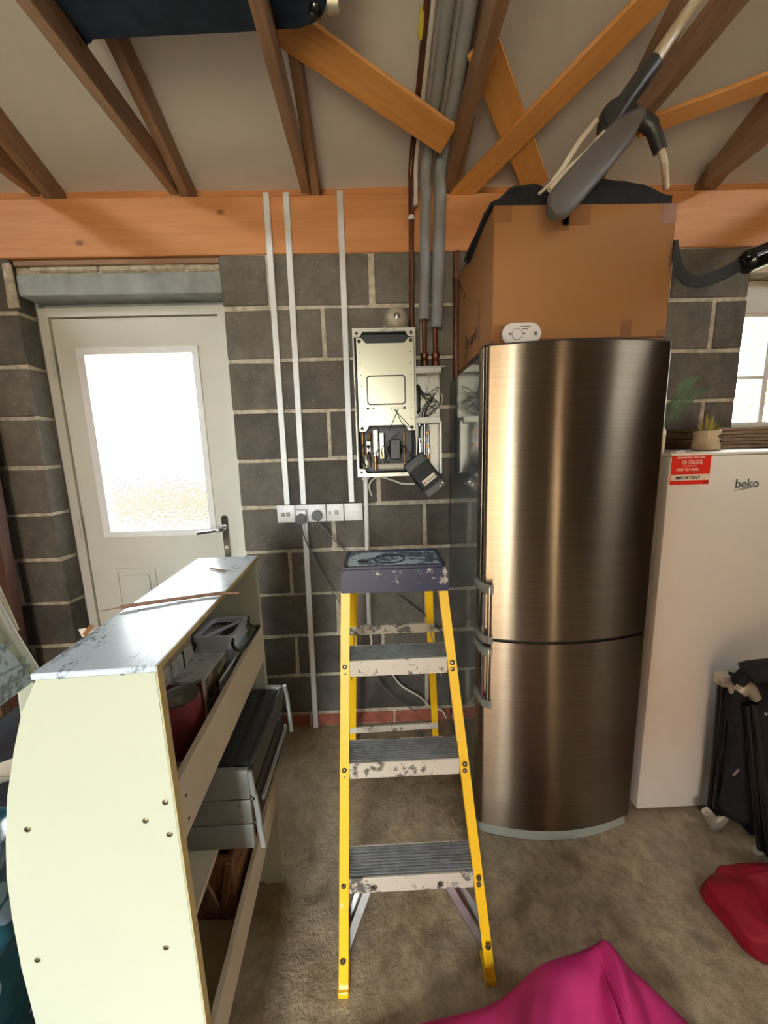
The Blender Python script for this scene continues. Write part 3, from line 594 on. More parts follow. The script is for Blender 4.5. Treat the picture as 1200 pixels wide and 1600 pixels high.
# dangling control box
cb = thing('control_box', (0.44, -0.19, 1.33), 'black control box dangling tilted from the boiler by its wires', 'control unit')
Rb = Matrix.Translation((0.432, -0.19, 1.342)) @ Matrix.Rotation(math.radians(37), 4, 'Y')
def tilt(name, a, b_, mat, par, bev=0.002):
    bm = bmesh.new(); box_bm(bm, a, b_); bmesh.ops.bevel(bm, geom=bm.edges[:], offset=bev, segments=1, affect='EDGES') if bev else None
    c = Matrix.Translation((0, 0, 0)); me = bm_mesh(bm, name); return link(name, me, mat, par, Rb)
Rb = Matrix.Translation((0.432, -0.19, 1.342)) @ Matrix.Rotation(math.radians(-37), 4, 'Y')
tilt('housing', (-0.052, 0, -0.045), (0.052, 0.028, 0.095), 'boiler_black', cb, 0.004)
tilt('housing_cover', (-0.048, -0.008, -0.052), (0.048, 0.0, 0.055), 'black_matte', cb, 0.002)
tilt('end_cap', (-0.050, -0.004, -0.085), (0.050, 0.028, -0.048), 'grey_plastic', cb, 0.004)
tilt('terminal_cover', (-0.042, -0.006, 0.062), (0.010, 0.0, 0.082), 'dark_plastic', cb, 0.001)
tilt('warning_label', (-0.030, -0.0092, -0.030), (0.036, -0.0080, -0.006), 'sticker_white', cb, 0)
text('warning_print', '\u25B2 DANGER', 0.012, Rb @ Matrix.Translation((-0.026, -0.0096, -0.024)) @ Matrix.Rotation(math.radians(90), 4, 'X'), 'ink', cb)
for u, w in ((0.03, 0.075), (0.036, 0.060), (-0.043, 0.05), (0.022, -0.07), (0.038, -0.066)): 
    bm = bmesh.new(); bmesh.ops.create_cone(bm, cap_ends=True, segments=10, radius1=0.003, radius2=0.003, depth=0.004)
    link('screw', bm_mesh(bm, 'screw'), 'chrome', cb, Rb @ Matrix.Translation((u, -0.008, w)) @ Matrix.Rotation(math.radians(90), 4, 'X'))
tubes('hanging_wire', [([(0.40, -0.17, 1.42), (0.405, -0.15, 1.47), (0.42, -0.10, 1.56)], 0.003), ([(0.39, -0.17, 1.42), (0.392, -0.16, 1.5), (0.385, -0.16, 1.56)], 0.002)], 'ink', cb)
tag(tube('white_flex', [tuple(at(581, 775, y=-0.03)), tuple(at(577, 758, y=-0.04)), tuple(at(590, 745, y=-0.06)), tuple(at(612, 750, y=-0.10)), tuple(at(630, 756, y=-0.14)), tuple(at(648, 756, y=-0.17))], 0.0042, 'white_cable', None, 8), 'white flex looping from the conduit pipe to the control box', 'cable')
# ================================================================== STEP LADDER
ld = thing('step_ladder', (0.28, -0.62, 0), 'yellow fibreglass step ladder with a blue top and paint-splashed treads', 'ladder')
def fp(x, z, dy=0): return Vector((x, -1.03+0.25*z+dy, z))
def chan(name, p0, p1, w, d, side, mat, par):
    """C-channel rail: front flange w wide, web d deep on the outer side, back flange"""
    ax = (p1-p0).normalized(); X = Vector((1, 0, 0)); X = (X-ax*X.dot(ax)).normalized(); Y = ax.cross(X); Y = Y if Y.y > 0 else -Y
    t = 0.004; bm = bmesh.new(); s = side
    prof = [(0, 0), (-s*w, 0), (-s*w, t), (-s*t, t), (-s*t, d-t), (-s*w*0.75, d-t), (-s*w*0.75, d), (0, d)]
    a = [bm.verts.new(p0+X*u+Y*v) for u, v in prof]; b_ = [bm.verts.new(p1+X*u+Y*v) for u, v in prof]; N = len(prof)
    for i in range(N): bm.faces.new((a[i], a[(i+1) % N], b_[(i+1) % N], b_[i]))
    bm.faces.new(a[::-1]); bm.faces.new(b_)
    return link(name, bm_mesh(bm, name), mat, par)
fL0, fL1 = Vector((0.064, -1.032, 0.0)), fp(0.098, 1.065)
fR0, fR1 = Vector((0.497, -1.026, 0.0)), fp(0.412, 1.065, 0.002)
L = chan('front_rail', fL0, fL1, 0.026, 0.062, -1, 'yellow', ld); R_ = chan('front_rail', fR0, fR1, 0.026, 0.062, 1, 'yellow', ld)
for (p, x0, x1) in ((fL0, 0.062, 0.092), (fR0, 0.468, 0.497)): box('foot', (x0, p.y-0.003, 0.0), (x1, p.y+0.066, 0.02), 'yellow', ld, 0.003)
for k, z in enumerate((0.287, 0.583, 0.858)):
    t_ = z/1.065; xa = fL0.x+(fL1.x-fL0.x)*t_+0.006; xb = fR0.x+(fR1.x-fR0.x)*t_-0.006; y = -1.028+0.25*z; zt = 0.008
    tr_ = boxes('tread', [((xa, y+0.004, z-0.004), (xb, y+0.088, z))]+[((xa, y+0.008+0.0085*i, z), (xb, y+0.0115+0.0085*i, z+0.0022)) for i in range(9)], 'tread_grey', ld)
    box('tread_front', (xa-0.002+0.022, y-0.003, z-0.048), (xb+0.002-0.022, y+0.003, z+0.002), 'alu_paint', tr_, 0.001)
    box('tread_back', (xa, y+0.085, z-0.03), (xb, y+0.089, z+0.001), 'alu_paint', tr_, 0.001)
    for s, X, rail in ((1, xa+0.006, L), (-1, xb-0.006, R_)):
        for dz in (-0.014, -0.034): lathe('rivet', [(0.0075, 0), (0.006, 0.004), (0.002, 0.0055)], (X, y-0.003-(0.003), z+dz), 'screw', rail, 12, 'y')
    if k == 0:
        for X in (0.17, 0.355): lathe('bolt', [(0.008, 0), (0.006, 0.005)], (X, y-0.003, z-0.028), 'screw', tr_, 12, 'y')
for X, z, rail in ((0.078, 0.09, L), (0.478, 0.105, R_)): lathe('rivet', [(0.0085, 0), (0.006, 0.004)], (X, -1.034+0.25*z, z), 'screw', rail, 12, 'y')
def zpt(x, z, dy): return Vector((x, -1.028+0.25*z+dy, z))
bar('diagonal_strut', zpt(0.165, 0.262, 0.03), zpt(0.082, 0.075, 0.03), 0.004, 0.024, 'alu', ld, Vector((1, 0, 0.3)))
bar('diagonal_strut', zpt(0.165, 0.262, 0.075), zpt(0.082, 0.10, 0.055), 0.004, 0.03, 'alu', ld, Vector((1, 0, 0.3)))
bar('diagonal_strut', zpt(0.36, 0.262, 0.03), zpt(0.478, 0.06, 0.03), 0.004, 0.024, 'alu', ld, Vector((1, 0, -0.3)))
bar('diagonal_strut', zpt(0.36, 0.262, 0.075), zpt(0.478, 0.10, 0.055), 0.004, 0.03, 'alu', ld, Vector((1, 0, -0.3)))
# rear frame
rR0, rR1 = Vector((0.478, -0.225, 0.0)), Vector((0.392, -0.60, 1.07)); rL0, rL1 = Vector((0.046, -0.235, 0)), Vector((0.112, -0.60, 1.07))
rr = [chan('rear_rail', rR0, rR1, 0.028, 0.03, 1, 'yellow', ld), chan('rear_rail', rL0, rL1, 0.028, 0.03, -1, 'yellow', ld)]
for z, h in ((0.80, 0.036), (0.22, 0.03)):
    t_ = z/1.07; a = rL0.lerp(rL1, t_); b_ = rR0.lerp(rR1, t_); bar('rear_crossbar', a, b_, 0.012, h, 'alu_paint', ld)
a = rL0.lerp(rL1, 0.19); b_ = rR0.lerp(rR1, 0.19); c0 = rL0.lerp(rL1, 0.03); c1 = rR0.lerp(rR1, 0.03)
bar('rear_strut', a.lerp(b_, 0.22), c0, 0.004, 0.018, 'alu', ld, Vector((1, 0, 0))); bar('rear_strut', a.lerp(b_, 0.72), c1, 0.004, 0.018, 'alu', ld, Vector((1, 0, 0)))
for s in (0.118, 0.392): bar('spreader', Vector((s, -0.78, 0.78)), Vector((s+0.003*(1 if s > .2 else -1), -0.52, 0.80)), 0.003, 0.016, 'alu', ld)
# top cap
cap = prism('top_cap', [(0.097, 1.050), (0.417, 1.046), (0.411, 1.112), (0.402, 1.121), (0.112, 1.123), (0.103, 1.114)], -0.775, -0.585, 'y', 'blue_cap', ld, 0.003, 30)
prism('cap_rim', rrect(0.106, -0.772, 0.408, -0.590, 0.012), 1.118, 1.128, 'z', 'blue_cap', cap, 0, hole=rrect(0.116, -0.760, 0.398, -0.602, 0.008))
prism('cap_surface', rrect(0.116, -0.760, 0.398, -0.602, 0.008), 1.116, 1.1235, 'z', 'cap_top', cap)
def ell(cx, cy, a, b, n=20): return [(cx+a*math.cos(2*math.pi*k/n), cy+b*math.sin(2*math.pi*k/n)) for k in range(n)]
prism('tool_hole', ell(0.163, -0.70, 0.017, 0.017), 1.120, 1.1245, 'z', 'gasket', cap)
prism('tool_ring', ell(0.245, -0.685, 0.05, 0.046), 1.120, 1.1255, 'z', 'blue_cap', cap, 0, hole=ell(0.245, -0.685, 0.045, 0.041))
# ================================================================== FRIDGE FREEZER
fg = thing('fridge_freezer', (0.852, -0.35, 0), 'tall brushed steel fridge freezer with grey sides and left handles', 'fridge')
FX0, FX1 = 0.556, 1.149
def door_outline(x0, x1, yb, yc, bow, r=0.022, n=26):
    o = [(x0, yb)]; R = r
    for k in range(6):
        a = math.radians(180+90*k/5*0.9); o.append((x0+R+R*math.cos(a), yc+R+R*math.sin(a)))
    for k in range(1, n):
        u = k/n; x = x0+R+(x1-x0-2*R)*u; o.append((x, yc-bow*(1-(2*u-1)**2)))
    for k in range(6):
        a = math.radians(279+81*k/5); o.append((x1-R+R*math.cos(a), yc+R+R*math.sin(a)))
    o.append((x1, yb)); return o
box('cabinet', (FX0+0.006, -0.555, 0.03), (FX1-0.006, -0.062, 1.752), 'fridge_side', fg, 0.004)
do = door_outline(FX0, FX1, -0.562, -0.618, 0.046)
prism('fridge_door', do, 0.808, 1.764, 'z', 'steel', fg, 0.0, 30)
prism('freezer_door', do, 0.052, 0.796, 'z', 'steel', fg, 0.0, 30)
di = door_outline(FX0+0.006, FX1-0.006, -0.56, -0.610, 0.044)
prism('door_gasket', di, 0.796, 0.808, 'z', 'gasket', fg)
prism('door_top_edge', door_outline(FX0+0.002, FX1-0.002, -0.555, -0.614, 0.044), 1.764, 1.770, 'z', 'gasket', fg)
prism('plinth', door_outline(FX0+0.01, FX1-0.008, -0.56, -0.612, 0.045), 0.004, 0.050, 'z', 'plinth', fg, 0, 30)
box('hinge_cover', (FX0+0.02, -0.60, 1.752), (FX1-0.02, -0.35, 1.776), 'gasket', fg, 0.003)
def handle(z0, z1):
    h = box('door_handle', (0.567, -0.668, z0), (0.580, -0.654, z1), 'steel', fg, 0.004, 2)
    box('handle_inner', (0.553, -0.655, z0+0.03), (0.558, -0.640, z1-0.03), 'chrome', h, 0.001)
    for z in (z0+0.012, z1-0.012):
        pts = [(0.546, -0.575), (0.5485, -0.625), (0.556, -0.655), (0.574, -0.670), (0.584, -0.668), (0.584, -0.655), (0.572, -0.655), (0.564, -0.642), (0.558, -0.615), (0.556, -0.575)]
        prism('handle_bracket', pts, z-0.014, z+0.014, 'z', 'tin_grey', h, 0, 40)
handle(0.812, 1.012); handle(0.575, 0.792)
# makers badge
bp_ = at(1012, 568, y=-0.640)
bd = box('badge', (bp_.x-0.021, -0.6362, bp_.z-0.010), (bp_.x+0.021, -0.6322, bp_.z+0.010), 'logo_plate', fg, 0.001)
bd.matrix_basis = Matrix.Translation(bd.matrix_basis.translation) @ Matrix.Rotation(math.radians(11.0), 4, 'Z') @ Matrix.Translation((0, -0.002, 0))
lg = bd.matrix_basis.copy(); lg.translation += Vector(fg.location)
lathe('logo_disc', [(0.0085, 0), (0.0085, 0.001)], (0, 0, 0), 'logo_red', fg, 20).matrix_basis = bd.matrix_basis @ Matrix.Translation((-0.0095, -0.0022, 0)) @ Matrix.Rotation(math.radians(90), 4, 'X')
text('logo_lettering', 'LG', 0.0125, lg @ Matrix.Translation((0.001, -0.0022, -0.0045)) @ Matrix.Rotation(math.radians(90), 4, 'X'), 'ink', fg, 0.0004, 0, 0.0004)
# carbon monoxide alarm
co = thing('carbon_monoxide_alarm', (0.675, -0.62, 1.776), 'white rounded gas alarm leaning on the cardboard box on the fridge', 'alarm')
a0 = at(785, 536, y=-0.60); a1 = at(846, 510, y=-0.60)
prism('alarm_body', rrect(a0.x, 1.772, a1.x, 1.772+0.062, 0.029), -0.602, -0.590, 'y', 'white_plastic', co, 0.003, 40)
prism('sounder_ring', ell(a0.x+0.044, 1.801, 0.017, 0.017), -0.604, -0.6015, 'y', 'dome', co, 0, hole=ell(a0.x+0.044, 1.801, 0.0155, 0.0155))
for dx in (-0.022, 0.022): lathe('indicator', [(0.003, 0), (0.002, 0.002)], (a0.x+0.044+dx, -0.602, 1.802), 'ink', co, 10, 'y')
for w, x, z in ((0.03, 0.055, 1.823), (0.018, 0.06, 1.816), (0.008, 0.098, 1.803)):
    box('printed_line', (a0.x+x, -0.6025, z-0.0012 if w > .01 else z-0.006), (a0.x+x+w, -0.6015, z+0.0012 if w > .01 else z+0.004), 'cable', co)
# cardboard box
bx = thing('cardboard_box', (0.865, -0.33, 1.776), 'large brown cardboard box standing on top of the steel fridge', 'box')
BX0, BX1, BY0, BY1, BZ0, BZ1 = 0.592, 1.150, -0.575, -0.10, 1.790, 2.172
box('carton', (BX0, BY0, BZ0), (BX1, BY1, BZ1), 'card', bx, 0.003)
box('bottom_flap', (BX0+0.004, BY0+0.003, BZ0-0.012), (BX1-0.004, BY1, BZ0+0.001), 'tape', bx, 0.002)
for a, b_ in (((0.590, 2.125), (0.645, 2.168)), ((0.80, 2.115), (0.885, 2.168)), ((0.782, 2.10), (0.82, 2.14)), ((1.105, 2.115), (1.148, 2.168)), ((1.000, 1.792), (1.036, 1.842)), ((0.594, 1.792), (0.63, 1.835)), ((1.12, 1.792), (1.148, 1.812))):
    box('tape_strip', (a[0], BY0-0.0008, a[1]), (b_[0], BY0+0.002, b_[1]), 'tape', bx)
for (y0, z0, y1, z1) in ((-0.40, 1.835, -0.398, 1.935), (-0.40, 1.835, -0.394, 1.84), (-0.215, 1.80, -0.213, 1.90), (-0.48, 1.86, -0.476, 1.99)):
    pass
box('print_rule', (BX0-0.0008, -0.425, 1.835), (BX0+0.001, -0.418, 1.96), 'ink', bx); box('print_rule', (BX0-0.0008, -0.235, 1.79), (BX0+0.001, -0.228, 1.90), 'ink', bx)
text('carton_print', 'board', 0.062, Matrix.Translation((BX0-0.001, -0.245, 1.845)) @ Matrix.Rotation(math.radians(-90), 4, 'Z') @ Matrix.Rotation(math.radians(90), 4, 'X'), 'ink', bx)
for k, (y, z, a) in enumerate(((-0.17, 2.09, 30), (-0.22, 2.06, -35), (-0.14, 2.12, 20))):
    pp = Vector((BX0-0.001, y, z)); bar('print_mark', pp, pp+Vector((0, 0.03*math.cos(math.radians(a)), 0.04*math.sin(math.radians(a+20)))), 0.006, 0.0015, 'ink', bx, Vector((1, 0, 0)), 0)
for y in (-0.33, -0.26): box('tape_strip', (BX0-0.0007, y, BZ0+0.002), (BX0+0.001, y+0.035, BZ0+0.06), 'tape', bx)
# black bag on the box
bm = bmesh.new(); nx, ny = 30, 12
prof = [(0, 0.010), (0.06, 0.03), (0.15, 0.055), (0.28, 0.060), (0.33, 0.045), (0.40, 0.062), (0.52, 0.068), (0.72, 0.064), (0.86, 0.058), (0.94, 0.035), (1.0, 0.028)]
def pf(u):
    for (a, x), (b_, y) in zip(prof, prof[1:]):
        if u <= b_: return x+(y-x)*(u-a)/(b_-a)
    return prof[-1][1]
T, Bt = [], []
for j in range(ny+1):
    T.append([]); Bt.append([])
    for i in range(nx+1):
        u, w = i/nx, j/ny; x = BX0-0.008+(BX1-BX0-0.006)*u; y = BY0+0.006+0.34*w
        h = 1.55*pf(u)*(0.5+0.5*min(1, w*7))*(1 if w < 0.8 else 1-(w-0.8)*3)+0.006*noise.noise(Vector((x*20, y*20, 0)))
        T[-1].append(bm.verts.new((x, y, BZ1+0.002+max(0.004, h)))); Bt[-1].append(bm.verts.new((x, y, BZ1+0.001)))
for j in range(ny):
    for i in range(nx):
        bm.faces.new((T[j][i], T[j][i+1], T[j+1][i+1], T[j+1][i])); bm.faces.new((Bt[j][i], Bt[j+1][i], Bt[j+1][i+1], Bt[j][i+1]))
for i in range(nx):
    bm.faces.new((T[0][i], Bt[0][i], Bt[0][i+1], T[0][i+1])); bm.faces.new((T[ny][i], T[ny][i+1], Bt[ny][i+1], Bt[ny][i]))
for j in range(ny):
    bm.faces.new((T[j][0], T[j+1][0], Bt[j+1][0], Bt[j][0])); bm.faces.new((T[j][nx], Bt[j][nx], Bt[j+1][nx], T[j+1][nx]))
bag = tag(link('fabric_bag', bm_mesh(bm, 'fabric_bag', 60), 'black_fabric'), 'flat black fabric bag draped on top of the cardboard box', 'bag')
tube('carry_strap', [(BX0-0.004, -0.50, BZ1+0.02), (BX0-0.010, -0.40, BZ1-0.02), (BX0-0.010, -0.30, BZ1-0.03), (BX0-0.006, -0.24, BZ1+0.004)], 0.006, 'black_fabric', bag)
# ---- folded tubular frame stored in the roof
st = thing('tubular_frame', (0.90, -0.68, 2.2), 'cream tube frame with dark grey plastic joints stowed in the roof above the box', 'frame')
def A(px, py, y=-0.68): return at(px, py, y=y)
def flat(name, pts, w0, mat, par, t=0.022):
    """flat rounded plastic arm through the points; w0 widths"""
    bm = bmesh.new(); P = spline(pts, 6); N = len(P); rings = []
    for i, p in enumerate(P):
        d = (P[min(i+1, N-1)]-P[max(i-1, 0)]).normalized(); s = Vector((0, -1, 0)); s = (s-d*s.dot(d)).normalized(); u = d.cross(s)
        f = i/(N-1)*(len(w0)-1); k = min(int(f), len(w0)-2); w = w0[k]+(w0[k+1]-w0[k])*(f-k)
        rings.append([bm.verts.new(p+u*w/2*math.copysign(abs(math.cos(a))**0.6, math.cos(a))+s*t/2*math.copysign(abs(math.sin(a))**0.6, math.sin(a))) for a in [2*math.pi*q/16 for q in range(16)]])
    for i in range(N-1):
        for k in range(16): bm.faces.new((rings[i][k], rings[i][(k+1) % 16], rings[i+1][(k+1) % 16], rings[i+1][k]))
    bm.faces.new(rings[0][::-1]); bm.faces.new(rings[-1]); return link(name, bm_mesh(bm, name, 50), mat, par)
flat('swivel_arm', [A(860, 333, -0.72), A(875, 318, -0.72), A(918, 268, -0.71), A(965, 215, -0.70), A(1000, 178, -0.69)], [0.03, 0.074, 0.08, 0.08, 0.07, 0.03], 'grey_plastic', st, 0.03)
tube('joint_sleeve', [A(1020, 100), A(985, 148), A(945, 208)], [0.024]*17, 'dark_plastic', st, 14)
lathe('joint_hub', [(0.045, -0.02), (0.05, -0.01), (0.05, 0.01), (0.045, 0.02)], tuple(A(965, 190)), 'dark_plastic', st, 24, 'y')
tube('main_tube', [A(1014, 108), A(1052, 52), A(1110, -30)], [0.0155]*17, 'cream_tube', st, 14)
tube('thin_tube', [A(932, 188, -0.70), A(905, 222, -0.70), A(880, 262, -0.70), A(862, 285, -0.69), A(842, 303, -0.66)], [0.007]*24+[0.004]*9, 'cream_tube', st, 10)
tube('thin_tube', [A(944, 208, -0.705), A(915, 240, -0.71), A(880, 272, -0.71), A(858, 297, -0.71)], 0.0075, 'cream_tube', st, 10)
tube('side_sleeve', [A(1000, 185), A(1018, 200), A(1032, 236)], [0.020]*9+[0.017]*8, 'dark_plastic', st, 12)
tube('short_tube', [A(1031, 228), A(1038, 255), A(1041, 292, -0.60)], 0.009, 'cream_tube', st, 10)
# ================================================================== WHITE FREEZER
bk = thing('white_freezer', (1.5, -0.3, 0), 'white upright freezer with a red warranty sticker, right of the steel fridge', 'freezer')
KX0, KX1, KZ = 1.213, 1.813, 1.422
box('cabinet', (KX0+0.002, -0.50, 0.01), (KX1-0.002, -0.04, KZ-0.004), 'enamel', bk, 0.004)
box('door', (KX0, -0.562, 0.012), (KX1, -0.508, KZ-0.012), 'enamel', bk, 0.005, 2)
box('worktop', (KX0-0.001, -0.565, KZ-0.011), (KX1+0.001, -0.04, KZ), 'enamel', bk, 0.004, 2)
stk = thing('tmp', (0, 0, 0), None, None)
s0, s1, s2, s3 = at(1050, 711, y=-0.563), at(1111, 709, y=-0.563), at(1108, 755, y=-0.563), at(1047, 759, y=-0.563)
sx0, sx1, sz0, sz1 = (s0.x+s3.x)/2, (s1.x+s2.x)/2, (s2.z+s3.z)/2, (s0.z+s1.z)/2
bpy.data.objects.remove(stk)
sk = box('warranty_sticker', (sx0, -0.5632, sz0), (sx1, -0.5615, sz1), 'sticker_red', bk)
H = sz1-sz0; Wd = sx1-sx0
box('white_band', (sx0+0.001, -0.5636, sz0+H*0.14), (sx1-0.001, -0.5630, sz0+H*0.34), 'sticker_white', sk); box('dark_corner', (sx1-Wd*0.14, -0.5636, sz0+0.001), (sx1-0.001, -0.5630, sz0+H*0.10), 'sticker_dark', sk)
def st_text(s, fx, fz, size, mat='sticker_white', bold=0.0):
    text('sticker_text', s, size, face_y(sx0+Wd*fx, -0.5636, sz0+H*fz), mat, sk, 0.0002, 0, bold)
st_text('IMPORTANT', 0.13, 0.175, H*0.15, 'ink', 0.0004); st_text('0800 457 0682', 0.13, 0.46, H*0.125, bold=0.0003); st_text('10', 0.24, 0.68, H*0.19, bold=0.0005)
st_text('YEAR PARTS', 0.42, 0.76, H*0.085, bold=0.0002); st_text('GUARANTEE', 0.42, 0.68, H*0.085, bold=0.0002); st_text('REGISTER FOR YOUR FREE', 0.13, 0.87, H*0.08, bold=0.0002); st_text('CALL FREE NOW', 0.3, 0.60, H*0.06)
lo = at(1148, 762, y=-0.5625); tx = text('maker_lettering', 'beko', 0.042, face_y(lo.x, -0.5628, lo.z), 'logo_green', bk, 0.0003, 0, 0.0006)
bar('lettering_underline', Vector((lo.x+0.0, -0.5628, lo.z-0.010)), Vector((lo.x+0.055, -0.5628, lo.z-0.002)), 0.0012, 0.0022, 'logo_green', bk, Vector((0, 0, 1)), 0)
# things on the freezer
pt = thing('face_pot', (1.475, -0.40, KZ), 'small glazed cream pot with a smiling face holding grassy leaves', 'plant pot')
pc = Vector((1.475, -0.40, KZ+0.001)); lathe('pot_body', [(0.040, 0), (0.046, 0.003), (0.044, 0.02), (0.041, 0.05), (0.043, 0.072), (0.040, 0.074), (0.036, 0.060), (0.001, 0.058)], tuple(pc), 'pot', pt, 32)
def onpot(a, z, r=0.0425): return pc+Vector((math.sin(math.radians(a))*r, -math.cos(math.radians(a))*r, z))
for a in (20, 55): 
    p = onpot(a, 0.052); lathe('eye', [(0.0048, -0.002), (0.0048, 0.001)], (0, 0, 0), 'ink', pt, 12).matrix_basis = Matrix.Translation(p-pt.location) @ Matrix.Rotation(math.radians(a), 4, 'Z') @ Matrix.Rotation(math.radians(90), 4, 'X')
tube('mouth', [onpot(a, z, 0.0435) for a, z in ((24, 0.036), (32, 0.031), (42, 0.031), (50, 0.036))], 0.002, 'ink', pt, 6)
bm = bmesh.new()
for k in range(26):
    a = random.uniform(0, 6.28); sp = random.uniform(0.005, 0.045); h = random.uniform(0.04, 0.095); p0 = pc+Vector((math.cos(a)*0.018, math.sin(a)*0.018, 0.055)); p1 = p0+Vector((math.cos(a)*sp*0.5, math.sin(a)*sp*0.5, h*0.6)); p2 = p0+Vector((math.cos(a)*sp, math.sin(a)*sp, h))
    s = Vector((-math.sin(a), math.cos(a), 0))*0.003
    v = [bm.verts.new(p) for p in (p0-s, p0+s, p1+s, p1-s, p2)]; bm.faces.new(v[:4]); bm.faces.new((v[3], v[2], v[4]))
me = bm_mesh(bm, 'grass_blades'); tag(link('grass_blades', me, 'grass', pt), None, None, kind='stuff')
jr = lathe('ceramic_jar', [(0.032, 0), (0.036, 0.01), (0.036, 0.075), (0.028, 0.092), (0.001, 0.096)], (1.240, -0.44, KZ+0.001), 'pot', None, 28); tag(jr, 'plain off-white jar half hidden behind the steel fridge on the freezer', 'jar')
mt = box('white_button_magnet', (1.228, -0.566, KZ+0.0005), (1.262, -0.545, KZ+0.008), 'white_plastic', None, 0.002, 2); tag(mt, 'tiny white plastic clip on the front left corner of the freezer top', 'clip')
fn = thing('fern_sprig', (1.35, -0.30, KZ), 'drooping green fern sprig standing on the freezer beside the steel fridge', 'plant')
def frond(pts, n, lw):
    P = spline([Vector(p) for p in pts], 10); tube('stem', pts, 0.0016, 'leaf', fn, 6)
    bm = bmesh.new()
    for i in range(4, len(P)-1):
        d = (P[i+1]-P[i-1]).normalized(); t = i/len(P); L_ = lw*math.sin(math.pi*min(1, 0.15+t*0.85))+0.004
        for s in (-1, 1):
            sd = d.cross(Vector((0, -1, 0.2))).normalized()*s; tip = P[i]+(sd*0.9+d*0.35)*L_; mid = P[i]+(sd*0.5+d*0.2)*L_; w = d*0.0028
            v = [bm.verts.new(q) for q in (P[i]-w*0.5, mid-w, tip, mid+w, P[i]+w*0.5)]; bm.faces.new(v)
    link('leaflets', bm_mesh(bm, 'leaflets'), 'leaf', fn)
b0 = (1.325, -0.34, KZ+0.003)
frond([b0, (1.318, -0.345, KZ+0.08), tuple(at(1062, 622, y=-0.36)), tuple(at(1072, 600, y=-0.36)), tuple(at(1092, 588, y=-0.36))], 20, 0.03)
frond([b0, (1.32, -0.35, KZ+0.09), tuple(at(1066, 634, y=-0.36)), tuple(at(1085, 615, y=-0.36)), tuple(at(1118, 610, y=-0.36))], 20, 0.026)
frond([b0, (1.31, -0.35, KZ+0.11), tuple(at(1056, 628, y=-0.37)), tuple(at(1052, 640, y=-0.38)), tuple(at(1060, 656, y=-0.38))], 14, 0.018)
kp = thing('folded_paper_stack', (2.0, -0.1, KZ), 'stack of folded brown paper sacks on the freezer below the window', 'paper')
for k in range(6):
    z = KZ+0.002+0.015*k; bm = bmesh.new(); x0, x1 = 1.77+0.01*random.random(), 2.45; n_ = 24; vs = []
    x0 = 1.60+0.02*random.random()
    for i in range(n_+1):
        x = x0+(x1-x0)*i/n_; dz = 0.003*noise.noise(Vector((x*9, k*5, 0))); yf = -0.20+0.008*noise.noise(Vector((x*6, k*3, 1)))
        vs.append([bm.verts.new(q) for q in ((x, yf, z+dz), (x, -0.006, z+dz), (x, -0.006, z+dz+0.0135), (x, yf+0.002, z+dz+0.0125))])
    for i in range(n_):
        for k2 in range(4): bm.faces.new((vs[i][k2], vs[i+1][k2], vs[i+1][(k2+1) % 4], vs[i][(k2+1) % 4]))
    bm.faces.new(vs[0]); bm.faces.new(vs[-1][::-1]); link('folded_sack', bm_mesh(bm, 'folded_sack', 50), 'kraft', kp)
# ---- black strap and gloss handle reaching in from the right
hs = thing('black_strap', (1.35, -0.62, 1.98), 'black curved strap ending in a glossy black grip, right of the cardboard box', 'strap')
def B(px, py, y=-0.60): return at(px, py, y=y)
flat('strap_band', [B(1056, 375), B(1058, 408), B(1068, 432), B(1090, 440), B(1120, 432), B(1152, 416), B(1168, 408)], [0.012, 0.03, 0.036, 0.036, 0.036, 0.036, 0.03], 'black_matte', hs, 0.006)
tube('gloss_grip', [B(1155, 415), B(1166, 410), B(1185, 402), B(1215, 390), B(1260, 372)], [0.016]*4+[0.02, 0.024, 0.027, 0.029]+[0.033]*25, 'black_gloss', hs, 20)
# ================================================================== TRAVEL COT (folded)
ct = thing('folded_travel_cot', (1.55, -0.72, 0), 'folded black fabric travel cot with grey corner joints, leaning at the freezer', 'cot')
def Q(px, py, y): return at(px, py, y=y)
lt = [(Q(1128, 1062, -0.63), Q(1108, 1272, -0.63)), (Q(1137, 1072, -0.64), Q(1117, 1280, -0.65)), (Q(1146, 1090, -0.65), Q(1127, 1275, -0.66)), (Q(1166, 1100, -0.70), Q(1190, 1338, -0.77)), (Q(1176, 1098, -0.71), Q(1204, 1338, -0.79))]
for a, b_ in lt: tube('leg', [a, b_], 0.0125, 'black_gloss', ct, 10)
box('top_joint', tuple(Q(1129, 1075, -0.66)), tuple(Q(1149, 1046, -0.62)), 'zinc', ct, 0.004, 2)
flat('top_joint', [Q(1143, 1068, -0.67), Q(1150, 1085, -0.67), Q(1149, 1096, -0.67)], [0.03, 0.03, 0.02], 'zinc', ct, 0.03)
flat('top_joint', [Q(1156, 1082, -0.72), Q(1168, 1072, -0.72), Q(1180, 1090, -0.72)], [0.035, 0.04, 0.03], 'zinc', ct, 0.03)
flat('bottom_joint', [Q(1104, 1268, -0.65), Q(1117, 1284, -0.655), Q(1131, 1272, -0.66)], [0.03, 0.05, 0.03], 'zinc', ct, 0.03)
lathe('caster', [(0.012, -0.008), (0.012, 0.008)], (Q(1117, 1288, -0.655).x, -0.655, 0.013), 'dome', ct, 14, 'y')
flat('bottom_joint', [Q(1184, 1330, -0.77), Q(1194, 1345, -0.775), Q(1206, 1345, -0.78)], [0.025, 0.035, 0.03], 'zinc', ct, 0.03)
